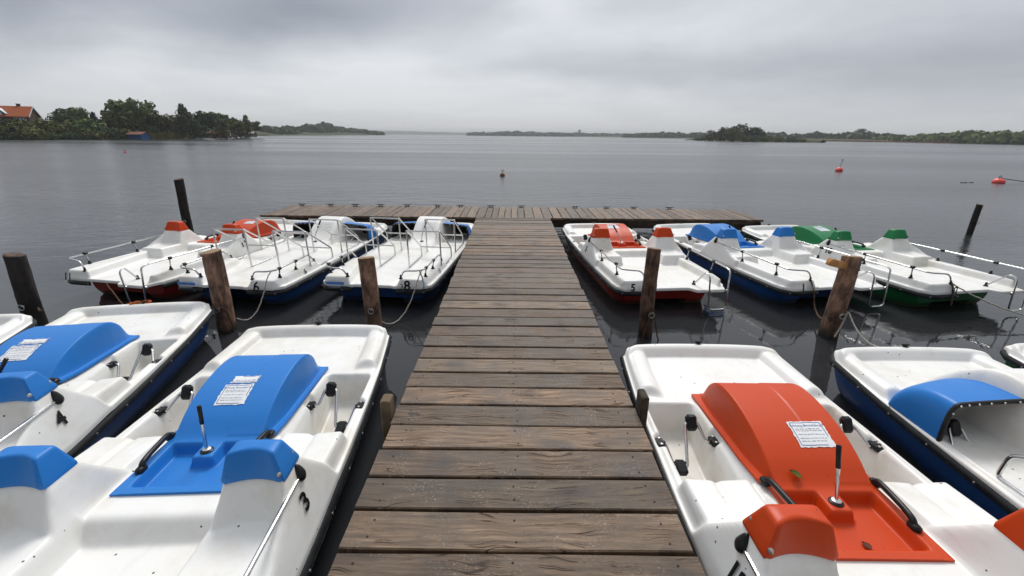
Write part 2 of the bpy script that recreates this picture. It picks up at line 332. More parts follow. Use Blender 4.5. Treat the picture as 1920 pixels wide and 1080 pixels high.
# ------------------------------------------------------------------ smooth profile helpers
def ss(a, b, t): 
    u = np.clip((t - a) / (b - a), 0, 1); return u * u * (3 - 2 * u)
def bx(u, a, b, e=.03): return ss(a - e / 2, a + e / 2, u) * (1 - ss(b - e / 2, b + e / 2, u))
def lerp(a, b, t): return a + (b - a) * t
def sinterp(Y, xs, ys, sg=.028):
    """np.interp rounded off with a short gaussian"""
    t = np.arange(min(xs) - .3, max(xs) + .3, .004); k = np.exp(-.5 * (np.arange(-30, 31) * .004 / sg) ** 2); v = np.interp(t, xs, ys)
    return np.interp(Y, t[30:-30], np.convolve(v, k / k.sum(), 'valid'))
def blur(Z, n=1):
    for _ in range(n):
        P = np.pad(Z, 1, mode='edge')
        Z = (P[:-2, 1:-1] + P[2:, 1:-1] + P[1:-1, :-2] + P[1:-1, 2:] + 4 * P[1:-1, 1:-1]) / 8
    return Z
WY = [(0, .690), (.25, .722), (.8, .733), (1.5, .735), (2.1, .728), (2.7, .712), (3.1, .697), (3.5, .672), (3.8, .645)]
def W(y): return np.interp(y, [a for a, _ in WY], [b for _, b in WY])
def zr(y): return np.interp(y, [0, 1.6, 2.4, 3.0, 3.8], [0, .005, .02, .04, .085])
def y_bow(u): return 3.80 - .05 * np.abs(u) ** 3 - .10 * ss(.86, 1.0, np.abs(u)) ** 1.5
def y_stern(u, ladder):
    c = .11 * ss(.86, 1.0, np.abs(u)) ** 1.5
    if ladder: return c - .10 * ss(.27, .40, u) * (1 - .8 * ss(.9, 1, u)) 
    return c
NX, NY = 133, 330

def height_pedal(X, Y):
    """type A: pedal boat with back-to-back seats"""
    ax = np.abs(X); w = W(Y); e = w - ax; z0 = zr(Y)
    aft = 1 - ss(1.55, 2.2, Y)
    side_top = lerp(.062, .13, aft) * (1 - ss(2.9, 3.1, Y)) + (z0 + .018) * ss(2.9, 3.1, Y)
    Z = z0 + (np.maximum(side_top - z0, .012)) * ss(.010, lerp(.035, .075, aft), e)
    # aft floor with the port quarter locker and a thin starboard coaming
    xin = np.where(X < 0, np.interp(Y, [0, 1.05], [.30, .52]), np.interp(Y, [0, 1.05], [.60, .53]))
    fl = (1 - ss(-.022, .022, ax - xin)) * (1 - ss(1.48, 1.56, Y))
    Z = lerp(Z, .036, fl)
    # stern faces of locker and coaming
    lock = np.where(X < 0, ss(-.02, .02, ax - .30), ss(-.01, .02, ax - .60))
    st = 1 - ss(.0, .026, Y - .004 - .11 * ss(.86, 1, np.abs(X) / w) ** 1.5)
    Z = lerp(Z, .004, st * lock * (Y < .3)); Z = np.where(Y < .02, np.minimum(Z, .03 + .2 * np.maximum(Y + .02, 0)), Z)
    # rear seats
    Z = np.maximum(Z, .036 + .135 * bx(ax, .305, .66, .035) * bx(Y, 1.06, 1.56, .035) - .012 * np.exp(-((ax - .47) / .10) ** 2 - ((Y - 1.30) / .12) ** 2))
    # centre console carrying the coloured cover
    Z = np.maximum(Z, .036 + .099 * (1 - ss(.30, .335, ax)) * ss(1.50, 1.575, Y) * (1 - ss(2.15, 2.6, Y)))
    cz = np.interp(Y, [2.0, 2.3, 3.0, 3.2], [.135, .095, .070, .066])
    Z = lerp(Z, cz, (1 - ss(.315, .33, ax)) * ss(2.0, 2.06, Y) * (1 - ss(3.05, 3.15, Y)))
    Z = Z - .085 * bx(ax, -1, .235, .02) * bx(Y, 1.735, 2.06, .02)
    # foredeck
    fd = ss(2.93, 3.0, Y)
    fz = np.interp(Y, [2.9, 3.3, 3.8], [.062, .066, .078])
    Z = lerp(Z, fz, fd * ss(.03, .05, e))
    # front seat pads
    pad = bx(ax, .335, .695, .03) * bx(Y, 1.85, 2.175, .03)
    pz = .128 + .022 * (2.17 - Y) / .3 - .020 * np.exp(-((ax - .515) / .014) ** 2) + .012 * np.abs(ax - .515) / .18
    Z = lerp(Z, pz, pad)
    # backrest block
    prof = np.interp(Y, [1.36, 1.43, 1.475, 1.50, 1.655, 1.69, 1.86, 1.90], [0.0, .172, .29, .362, .366, .345, .150, .05])
    inner = .10 + (ax - .315) / .060 * .265
    outer = .366 - (ax - .640) * (.31 / .088)
    ridge = np.minimum(np.minimum(prof, inner), outer)
    arc = .030 * np.maximum(0, 1 - ((ax - .5035) / .128) ** 2); prof2 = np.interp(Y - arc, [1.36, 1.44, 1.488, 1.512, 1.655, 1.69, 1.86, 1.90], [0.0, .165, .27, .356, .366, .345, .150, .05]); scoop = np.maximum(prof - prof2, 0) * np.exp(-((ax - .490) / .128) ** 10)
    Z = np.maximum(Z, ridge - scoop)
    wing = np.interp(Y, [1.05, 1.2, 1.40, 1.52], [.13, .165, .27, .362])
    wing = np.minimum(wing, .366 - (ax - .640) * (.31 / .088)) * (ax > .5) * ss(.612, .655, ax)
    Z = np.where((Y > 1.02) & (Y < 1.6), np.maximum(Z, wing), Z)
    # foot wells
    well = bx(ax, .345, .640, .022) * bx(Y, 2.19, 2.955, .035)
    wz = -.20 + .045 * ss(2.5, 2.9, Y)
    Z = lerp(Z, wz, well)
    Z = lerp(Z, np.minimum(Z, .005), bx(ax, .638, .690, .02) * bx(Y, 2.53, 2.63, .03))
    Z = lerp(Z, np.minimum(Z, .012), bx(ax, .30, .352, .02) * bx(Y, 2.56, 2.66, .03))
    Z = np.where((ax > .30) & (ax < .35) & (Y > 2.18) & (Y < 2.57), np.minimum(Z, .058), Z)
    # bow bolsters and rim
    dome = lambda t: np.sqrt(np.clip(1 - t * t, 0, 1))
    bol = .058 * dome((e - .105) / .082) * ss(3.05, 3.12, Y + .35 * np.maximum(e - .1, 0)) * (1 - ss(3.72, 3.80, Y))
    yb = 3.765 - .05 * (ax / w) ** 3 - .06 * ss(.80, 1, ax / w)
    rim = .078 * dome((Y - yb + .035) / .065) * ss(.015, .06, e)
    Z = Z + np.maximum(bol, rim)
    return Z
def height_deck(X, Y):
    """type B: flat deck boat with tube chairs, cowled wells"""
    ax = np.abs(X); w = W(Y); e = w - ax; z0 = zr(Y)
    side_top = .062
    Z = z0 + np.maximum(side_top - z0, .012) * ss(.008, .035, e)
    # quarter lockers
    lk = ss(.02, .085, e) * ss(.30, .345, ax + .16 * ss(.2, 1.05, Y) * -1) * (1 - ss(.96, 1.10, Y)) * ss(.005, .06, Y - .10 * ss(.86, 1, ax / w) ** 1.5)
    xin = np.interp(Y, [0, 1.0], [.31, .52]); lk = ss(.015, .08, e) * ss(-.03, .03, ax - xin) * (1 - ss(.93, 1.06, Y)) * ss(.0, .030, Y - .10 * ss(.86, 1, ax / w) ** 1.5)
    Z = np.where(Y < 1.2, lerp(z0 + .006, .042, ss(.01, .05, e)), lerp(Z, .055, .5)); Z = Z + .088 * lk
    Z = Z - .006 * bx(Y, .62, 1.24, .04) * (1 - ss(.3, .34, ax))
    # open wells under the cowls
    well = bx(ax, .285, .655, .03) * bx(Y, 2.36, 3.06, .06)
    Z = lerp(Z, -.20, well)
    fd = ss(3.02, 3.1, Y); fz = np.interp(Y, [2.9, 3.3, 3.8], [.062, .066, .078]); Z = lerp(Z, fz, fd * ss(.03, .05, e))
    # centre console: low step then a tall rounded hump, hood falling to the foredeck
    con = sinterp(Y, [1.74, 1.80, 2.18, 2.30, 2.42, 2.55, 2.68, 2.80, 2.92, 3.04, 3.15, 3.26], [.05, .085, .125, .185, .280, .365, .418, .430, .405, .33, .22, .06])
    half = np.interp(Y, [1.7, 2.3, 2.9, 3.3], [.27, .27, .29, .42])
    t = np.clip(ax / half, 0, 1.4)
    Z = np.maximum(Z, .04 + (con - .04) * np.clip(1 - np.clip((t - .72) / .28, 0, 2) ** 2.4, 0, 1))
    dome = lambda t: np.sqrt(np.clip(1 - t * t, 0, 1))
    bol = .058 * dome((e - .105) / .082) * ss(3.08, 3.14, Y) * (1 - ss(3.72, 3.80, Y))
    yb = 3.765 - .05 * (ax / w) ** 3 - .06 * ss(.80, 1, ax / w)
    rim = .078 * dome((Y - yb + .035) / .065) * ss(.015, .06, e)
    return Z + np.maximum(bol, rim)
def deck_mesh(name, hf, ladder):
    u = np.linspace(-1, 1, NX); u = np.sign(u) * (1 - (1 - np.abs(u)) ** 1.12)
    v = np.linspace(0, 1, NY); U, V = np.meshgrid(u, v)
    Y = lerp(y_stern(U, ladder), y_bow(U), V); X = U * W(Y); Z = blur(hf(X, Y), 2)
    mb = MB(); mb.grid(np.dstack([X, Y, Z]))
    # folded down lip all round
    border = [(0, i) for i in range(NX)] + [(j, NX - 1) for j in range(1, NY)] + [(NY - 1, i) for i in range(NX - 2, -1, -1)] + [(j, 0) for j in range(NY - 2, 0, -1)]
    o = len(mb.v); n = len(border)
    for (j, i) in border: mb.v.append((X[j, i] * 1.004, Y[j, i] + (.004 if j == NY - 1 else -.004 if j == 0 else 0), Z[j, i] - .012))
    for (j, i) in border: mb.v.append((X[j, i] * 1.004, Y[j, i] + (.004 if j == NY - 1 else -.004 if j == 0 else 0), Z[j, i] - .035))
    for k in range(n):
        l = (k + 1) % n; a = border[k][0] * NX + border[k][1]; b = border[l][0] * NX + border[l][1]
        mb.f.append((a, o + k, o + l, b)); mb.f.append((o + k, o + n + k, o + n + l, o + l)); mb.m += [0, 0]
    return mb.mesh(name, M['white'])
def H(hf, x, y): return float(hf(np.array([[x]], float), np.array([[y]], float))[0, 0])
def outline(ladder, n=90):
    pts = []
    us = np.linspace(-1, 1, 25)
    for y in np.linspace(float(y_stern(np.array(1.), ladder)), float(y_bow(np.array(1.))), n): pts.append((float(W(y)), y))
    for u in us[::-1][1:-1]: y = float(y_bow(np.array(u))); pts.append((u * float(W(y)), y))
    for y in np.linspace(float(y_bow(np.array(-1.))), float(y_stern(np.array(-1.), ladder)), n): pts.append((-float(W(y)), y))
    for u in us[1:-1]: y = float(y_stern(np.array(u), ladder)); pts.append((u * float(W(y)), y))
    return pts
def rail_mesh(ladder, gap):
    """black rubber rub rail with bright screw heads; open at the stern between gap[0] and gap[1]"""
    pts = outline(ladder); mb = MB(); sel = []
    n = len(pts)
    st = [i for i, (x, y) in enumerate(pts) if not (y < .2 and gap[0] < x < gap[1])]
    # walk from the end of the gap round the boat
    first = next(i for i in range(n) if i in set(st) and ((i - 1) % n) not in set(st)) if len(st) < n else 0
    order = []; i = first; S = set(st)
    while i in S and len(order) < n: order.append(i); i = (i + 1) % n
    P = [pts[i] for i in order]; rings = []
    for k, (x, y) in enumerate(P):
        a = P[max(k - 1, 0)]; b = P[min(k + 1, len(P) - 1)]; d = Vector((b[0] - a[0], b[1] - a[1])).normalized(); nx, ny = d.y, -d.x
        z = float(zr(y)) - .008
        rings.append([(x + nx * o, y + ny * o, z + h) for o, h in ((-.006, .006), (.010, .008), (.022, -.004), (.026, -.020), (.022, -.036), (.010, -.048), (-.006, -.046))])
    mb.loft(rings)
    acc = 0
    for k in range(1, len(P)):
        acc += math.dist(P[k], P[k - 1])
        if acc > .30:
            acc = 0; x, y = P[k]; a = P[k - 1]; d = Vector((x - a[0], y - a[1])).normalized(); nx, ny = d.y, -d.x
            mb.lathe([(.0075, -.002), (.0075, .002), (.004, .004)], 8, (0, 0, 0), 'z', 1)
            q = Matrix.Translation((x + nx * .026, y + ny * .026, float(zr(y)) - .028)) @ Vector((nx, ny, 0)).to_track_quat('Z', 'Y').to_matrix().to_4x4()
            for t in range(len(mb.v) - 24, len(mb.v)): mb.v[t] = tuple(q @ Vector(mb.v[t]))
    return mb.mesh('rub_rail', [M['rubber'], M['dullsteel']], True, R(50))
def hull_mesh(mat):
    mb = MB(); rings = []
    for y in [.22, .26, .33, .48, .8, 1.2, 1.7, 2.2, 2.6, 2.9, 3.15, 3.35, 3.5, 3.6, 3.66, 3.70]:
        w = float(W(max(y, .02))) - .02 - .03 * float(ss(3.55, 3.72, np.array(y))); zt = float(zr(y)) - .03
        if y < .5: w -= .13 * ((.5 - y) / .28) ** 1.3
        rake = float(np.interp(y, [.22, .33, .5], [.16, .36, .44])); d = min(.44, rake); d = d * float(np.interp(y, [2.6, 3.3, 3.70], [1, .97, .80]))
        inn = .27; tun = float(np.interp(y, [2.6, 3.25], [.02, d]))
        prof = [(w, 0), (w - .012, .10), (w - .05, .20), (w - .10, .30), (w - .17, .42), (inn + .10, .44), (inn + .03, .40), (inn, tun), (0, tun)]
        half = [(a, -min(b, d) if i < 7 else -min(b, max(d, tun))) for i, (a, b) in enumerate(prof)]
        rings.append([(a, y, zt + b) for a, b in half] + [(-a, y, zt + b) for a, b in half[-2::-1]])
    k = len(rings[0]); vs = [p for r in rings for p in r]; fs = []
    for i in range(len(rings) - 1):
        for a in range(k - 1): fs.append((i * k + a, (i + 1) * k + a, (i + 1) * k + a + 1, i * k + a + 1))
    for i, fl in ((0, False), (len(rings) - 1, True)):
        for a in range(k // 2):
            q = (i * k + a, i * k + a + 1, i * k + k - 2 - a, i * k + k - 1 - a)
            q = tuple(dict.fromkeys(q))
            if len(q) > 2: fs.append(q[::-1] if fl else q)
    mb.add(vs, fs); return mb.mesh('hull', mat, True, R(35))

# cover of the paddle box with tray (type A)
HX, HY = 141, 221
def cover_z(X, Y):
    ax = np.abs(X)
    base = np.interp(Y, [1.68, 2.1, 2.35, 3.06], [.146, .150, .118, .086])
    top = sinterp(Y, [2.08, 2.12, 2.20, 2.30, 2.40, 2.50, 2.60, 2.70, 2.78, 2.85, 2.91, 2.96, 3.00, 3.03], [.150, .176, .228, .271, .301, .321, .333, .335, .327, .305, .268, .218, .155, .086])
    half = np.interp(Y, [2.08, 2.3, 2.8, 2.95, 3.03], [.262, .270, .274, .268, .255])
    Z = base + np.maximum(top - base, 0) * (1 - ss(half - .022, half, ax))
    Z = Z + .0035 * ss(.045, .055, X) * (Y > 2.1) * (Y < 2.97)
    rec = bx(X, -.222, .222, .03) * bx(Y, 1.742, 2.052, .03)
    boss = bx(X, -.065, .055, .03) * ss(1.915, 1.945, Y - .6 * np.maximum(np.abs(X + .005) - .045, 0))
    rec = rec * (1 - boss)
    return Z - .062 * rec
def cover_mesh(mat):
    x = np.linspace(-.303, .303, HX); y = np.linspace(1.686, 3.06, HY); X, Y = np.meshgrid(x, y)
    Xs = X * np.interp(Y, [1.686, 2.1, 2.16, 3.06], [.965, .90, 1.0, 1.0])
    Z = blur(cover_z(Xs, Y), 1); mb = MB(); mb.grid(np.dstack([Xs, Y, Z]))
    border = [(0, i) for i in range(HX)] + [(j, HX - 1) for j in range(1, HY)] + [(HY - 1, i) for i in range(HX - 2, -1, -1)] + [(j, 0) for j in range(HY - 2, 0, -1)]
    o = len(mb.v); n = len(border)
    for (j, i) in border: mb.v.append((Xs[j, i], Y[j, i], Z[j, i] - .018))
    for k in range(n):
        l = (k + 1) % n; a = border[k][0] * HX + border[k][1]; b = border[l][0] * HX + border[l][1]; mb.f.append((a, o + k, o + l, b)); mb.m.append(0)
    return mb.mesh('cover', mat, True, R(60))
def headrest_mesh(mat):
    mb = MB(); rings = []
    for z, x0, x1, y0, y1, p in [(.345, .372, .648, 1.502, 1.690, 14), (.356, .371, .649, 1.499, 1.690, 14), (.366, .372, .648, 1.499, 1.686, 14), (.42, .384, .627, 1.516, 1.666, 12), (.462, .394, .611, 1.530, 1.650, 12), (.474, .398, .607, 1.534, 1.645, 10), (.482, .407, .598, 1.542, 1.636, 8)]:
        r = []
        for k in range(48):
            a = 2 * PI * (k + .5) / 48; c, s = math.cos(a), math.sin(a); q = (abs(c) ** p + abs(s) ** p) ** (-1 / p)
            xn, yn = c * q, s * q; yy = (y0 + y1) / 2 + yn * (y1 - y0) / 2
            if yn < -.3: yy += .034 * max(0, 1 - (xn / .92) ** 2) * (-yn)
            r.append(((x0 + x1) / 2 + xn * (x1 - x0) / 2, yy, z))
        rings.append(r)
    rings.append([((p[0] - .5035) * .6 + .5035, (p[1] - 1.60) * .5 + 1.60, .4835) for p in rings[-1]])
    mb.loft(rings); return mb.mesh('headrest', mat, True, R(50))
def screw_mesh(p, nrm):
    mb = MB(); mb.lathe([(.011, -.003), (.011, .002), (.007, .004)], 12); q = Matrix.Translation(p) @ Vector(nrm).to_track_quat('Z', 'Y').to_matrix().to_4x4()
    mb.v = [tuple(q @ Vector(v)) for v in mb.v]; return mb.mesh('screw', M['dullsteel'], True, R(40))

def bracket(mb, p):  # black rail clamp and foot below it (p = rail point, foot z)
    x, y, z, fx, fz = p
    mb.box((x, y, z), (.036, .060, .034), 1, bev=.008); mb.tube([(x, y, z), (fx, y + .005, fz + .03)], .0085, 8, 0)
    mb.lathe([(.026, 0), (.026, .006), (.016, .016), (.012, .045)], 10, (fx, y + .005, fz), 'z', 1)
def foot(mb, p, d):
    mb.lathe([(.026, 0), (.026, .006), (.015, .016), (.012, .05)], 10, p, 'z', 1)
def handrails_pedal():
    out = []
    for side in (-1, 1):
        x = .662 * side
        if side < 0: path = [(x, 1.61, .283), (x * 1.01, 1.0, .276), (x, .10, .262), (-.44, .050, .252), (-.385, .048, .20), (-.372, .045, .115)]
        else: path = [(x, 1.61, .283), (x * 1.01, 1.0, .284), (x, .0, .286), (x, -.085, .27), (x - .01, -.13, -.22), (.425, -.13, -.22), (.385, -.13, .21), (.37, -.06, .245), (.322, .12, .045)]
        mb = MB(); mb.tube(fillet(path, .06), .0105, 8, 0)
        for y in (.985, .31):
            fx = (.640) * side; bracket(mb, (x, y, .276 if side < 0 else .285, fx, .128))
        p = path[-1]; foot(mb, (p[0], p[1], .118 if side < 0 else .036), None)
        if side > 0:
            mb.lathe([(.02, 0), (.02, .02)], 10, (x - .002, -.10, .01), 'y', 2); mb.lathe([(.02, 0), (.02, .02)], 10, (.405, -.13, .01), 'y', 2)
        # pear shaped black end fitting on the seat flank
        nrm = Vector((side * .96, 0, .27)).normalized(); q = Matrix.Translation((side * .664, 1.625, .287)) @ nrm.to_track_quat('Z', 'Y').to_matrix().to_4x4()
        pts = []; n = 24
        rings = []
        for sc_, h in ((1, -.02), (1, .006), (.86, .014), (.4, .020)):
            r = []
            for k in range(n):
                a = 2 * PI * k / n; rr = .031 * sc_; yy = rr * math.sin(a) * (1.9 if math.sin(a) > 0 else 1.1); r.append(q @ Vector((rr * math.cos(a) * (1 if math.sin(a) < 0 else 1 - .35 * math.sin(a)), yy, h)))
            rings.append(r)
        mb.loft(rings, 1); out.append((mb.mesh('handrail', [M['steel'], M['black'], M['dullsteel']], True, R(45)), side))
    return out
def pedal_parts(side, inner_up):
    """crank tube and two pedal blocks of one foot well"""
    s = side
    a, b = (.098, -.085); ya, yb = 2.70, 2.50
    if not inner_up: a, b = b, a; ya, yb = yb, ya
    xs = (.325, .385, .395, .478, .488, .500, .575, .605, .665)
    path = [(s * .325, 2.61, .024), (s * .375, 2.61, .024), (s * .402, ya, a), (s * .482, ya, a), (s * .512, yb, b), (s * .592, yb, b), (s * .635, 2.59, .02), (s * .672, 2.585, .022)]
    mb = MB(); mb.tube(fillet(path, .025, 4), .0100, 8)
    crank = mb.mesh('pedal_crank', M['steel'])
    ped = []
    for x0, y0, z0 in ((.442, ya, a), (.552, yb, b)):
        m2 = MB(); rt = Matrix.Rotation(R(58 if z0 > 0 else 20), 3, 'X')
        m2.box((s * x0, y0, z0), (.070, .096, .042), 0, rt, .013); m2.box((s * x0, y0, z0), (.056, .104, .026), 0, rt, .009); ped.append(m2.mesh('pedal', M['black'], True, R(30)))
    br = []
    for x, y, z in ((.322, 2.61, .024), (.668, 2.585, .026)):
        m3 = MB(); m3.box((s * x, y, z), (.050, .085, .030), 0, bev=.008); m3.lathe([(.017, -.03), (.017, .03)], 12, (s * x, y, z), 'x'); 
        m3.lathe([(.007, .012), (.007, .020)], 8, (s * x, y - .028, z), 'z', 1); m3.lathe([(.007, .012), (.007, .020)], 8, (s * x, y + .028, z), 'z', 1)
        br.append(m3.mesh('crank_bearing', [M['black'], M['dullsteel']], True, R(40)))
    return crank, ped, br
def grab_handle(side):
    mb = MB(); x = side * .272
    path = [(x + side * .012, 2.135, .135), (x + side * .006, 2.118, .178), (x, 2.07, .186), (x - side * .015, 1.92, .190), (x - side * .022, 1.858, .184), (x - side * .022, 1.840, .138)]
    P = fillet(path, .03, 4); mb.tube(P, .0150, 10)
    mb.box((x + side * .010, 2.125, .155), (.040, .060, .030), 0, bev=.01); mb.box((x - side * .020, 1.848, .158), (.040, .060, .034), 0, bev=.01)
    return mb.mesh('grab_handle', M['black'])
def flank_fn(side, y0, z0):
    """map lettering onto the sloping outer flank of a seat"""
    XS = np.linspace(.76, .55, 211); tab = {}
    def fn(u, v):
        y, z = y0 + side * u, z0 + v * .96; k = round(y / .02)
        if k not in tab: tab[k] = height_pedal(XS[None], np.full_like(XS, k * .02)[None])[0]
        ok = np.nonzero(tab[k] >= z)[0]; x = XS[ok[0]] if len(ok) else .66
        return (side * (x + .008), y, z)
    return fn

def notice_mesh(x0, y0, w, h, seed, upper):
    """peeling paper notice lying on the hump of the cover"""
    rr = random.Random(seed); mb = MB()
    def fn(u, v, lift=.003): 
        x = x0 + u; y = y0 + v; return (x, y, float(cover_z(np.array([[x]]), np.array([[y]]))[0, 0]) + lift)
    nx, ny = 15, 15
    def sheet(cx, cy, sw, sh, tear):
        g = np.zeros((ny, nx, 3)); keep = set()
        lx = [tear * rr.uniform(0, 1) for _ in range(ny)]; rx = [tear * rr.uniform(0, 1) for _ in range(ny)]; ty = [tear * rr.uniform(0, 1) for _ in range(nx)]; by = [tear * rr.uniform(0, 1) for _ in range(nx)]
        for j in range(ny):
            for i in range(nx):
                u = i / (nx - 1); v = j / (ny - 1)
                u = lerp(lx[j], 1 - rx[j], u); v = lerp(by[i], 1 - ty[i], v)
                g[j, i] = fn(cx - sw / 2 + u * sw, cy - sh / 2 + v * sh)
        mb.grid(g, 0)
    def bar(u0, u1, v, t, mi):
        n = 8; mb.grid(np.array([[fn(lerp(u0, u1, i / n), v + d, .0042) for i in range(n + 1)] for d in (-t / 2, t / 2)]), mi)
    def vbar(u, v0, v1, t, mi):
        n = 8; mb.grid(np.array([[fn(u + d, lerp(v0, v1, i / n), .0042) for d in (-t / 2, t / 2)] for i in range(n + 1)]), mi)
    sheet(0, 0, w, h, .035)
    W2, H2 = w * .42, h * .42
    bar(-W2, W2, H2, .0035, 1); bar(-W2, W2 * .7, -H2, .0035, 1); vbar(-W2, -H2, H2, .0035, 1); vbar(W2, -H2 * .3, H2, .0035, 1)
    add_text(mb, 'Achtung Bootsfahrer!', .0215 * w / .2, lambda a, b: fn(a, b + h * .30, .0046), .0, 1)
    for v, n in ((.17, 1), (.10, 1), (-.04, 1), (-.18, 1), (-.28, 1)):
        u = -W2 * .85; 
        while u < W2 * .75:
            l = rr.uniform(.008, .026); bar(u, min(u + l, W2 * .85), v * h, .0045, 3); u += l + .005
    if upper:
        uh = h * .42; cy = h * .5 + uh * .62
        sheet(.012, cy, w * .94, uh, .06); a, b = .012 - w * .42, .012 + w * .42
        bar(a, b, cy - uh * .36, .0035, 1); vbar(b, cy - uh * .36, cy + uh * .40, .0035, 1); vbar(a, cy - uh * .36, cy + uh * .30, .0035, 1); bar(a + .05, b, cy + uh * .40, .0035, 1)
        u = a + .02
        while u < b - .03: l = rr.uniform(.01, .03); bar(u, u + l, cy - uh * .14, .0045, 3); u += l + .007
    return mb.mesh('notice', [M['paper'], M['inkblue'], M['ink'], M['printgrey']], True)

# ------------------------------------------------------------------ shared boat meshes
DECK_A = deck_mesh('deck', height_pedal, True); DECK_B = deck_mesh('deck', height_deck, False)
RAIL_A = rail_mesh(True, (-.26, .64)); RAIL_B = rail_mesh(False, (-.26, .26))
HULL = {k: hull_mesh(M['hull_' + k]) for k in ('blue', 'red', 'green')}
COVER = {k: cover_mesh(M[k]) for k in ('blue', 'red', 'green')}; HEAD = {k: headrest_mesh(M[k]) for k in ('blue', 'red', 'green')}
def mirrored(me):
    m2 = me.copy(); co = np.zeros(len(m2.vertices) * 3); m2.vertices.foreach_get('co', co); co = co.reshape(-1, 3); co[:, 0] *= -1; m2.vertices.foreach_set('co', co.ravel()); m2.flip_normals(); m2.update(); return m2
HEADL = {k: mirrored(v) for k, v in HEAD.items()}
SCREWS = [screw_mesh((.6335, 1.655, .392), (.92, .25, .3)), screw_mesh((.6335, 1.505, .392), (.92, -.25, .3)), screw_mesh((.386, 1.655, .392), (-.92, .25, .3))]; SCREWSL = [mirrored(s) for s in SCREWS]
RAILS_A = handrails_pedal()
PED = {(s, u): pedal_parts(s, u) for s in (-1, 1) for u in (True, False)}
GRAB = {s: grab_handle(s) for s in (-1, 1)}
def bow_cleat_mesh(rope):
    mb = MB(); mb.lathe([(.022, -.01), (.018, .02), (.008, .035)], 10, (0, 3.745, .14), 'z', 0); mb.tube([(-.03, 3.745, .172), (.03, 3.75, .170)], .008, 8, 0)
    return mb.mesh('bow_cleat', M['black'], True, R(40))
BOWCLEAT = bow_cleat_mesh(0)
def drain_mesh(s):
    mb = MB(); r = random.Random(5); n = 13; g = np.zeros((n, n, 3))
    for j in range(n):
        for i in range(n):
            u, v = i / (n - 1) * 2 - 1, j / (n - 1) * 2 - 1; q = max(abs(u), abs(v)); rad = math.hypot(u, v) or 1; f = q / rad
            g[j, i] = (s * .49 + u * f * .075 * (1 + r.uniform(-.2, .2)), 2.30 + v * f * .065 * (1 + r.uniform(-.2, .2)), -.203 + (1 - q) * .03 + (r.uniform(0, .03) if q < .95 else -.01))
    mb.grid(g, 0, s < 0); return mb.mesh('wet_leaf_litter', M['rust'], False)
DRAIN = {s: drain_mesh(s) for s in (-1, 1)}

def boat_root(pos, yaw, label, roll=0.0, trim=0.0):
    r = empty('pedal_boat', (pos[0], pos[1], Z0), R(yaw)); r.rotation_euler = (R(trim), R(roll), R(yaw))
    return tag(r, label, 'pedal boat', 'hire pedal boats moored round the jetty')
YS = np.linspace(-.06, .26, 161); 
def stern_fn(x0, y0, z0, hf=None):
    """lettering on the upright stern face of a quarter locker"""
    hf = hf or height_pedal; tab = {}
    def fn(u, v):
        x, z = x0 + u, z0 + v; k = round(x / .02)
        if k not in tab: tab[k] = hf(np.full_like(YS, k * .02)[None], YS[None])[0]
        c = tab[k]; ok = np.nonzero(c >= z)[0]; y = YS[ok[0]] if len(ok) else .06; lo = YS[np.nonzero(c >= .035)[0][0]]
        return (x, .3 * y + .7 * lo - .012, z)
    return fn
def side_fn(sd, y0, z0, hf):
    """lettering on the sloping outer face of the coaming"""
    XS = np.linspace(.76, .55, 211); c = hf(XS[None], np.full_like(XS, y0)[None])[0]
    def fn(u, v):
        z = z0 + v * .92; ok = np.nonzero(c >= z)[0]; x = XS[ok[0]] if len(ok) else .64
        return (sd * (x + .012), y0 + sd * u, z)
    return fn
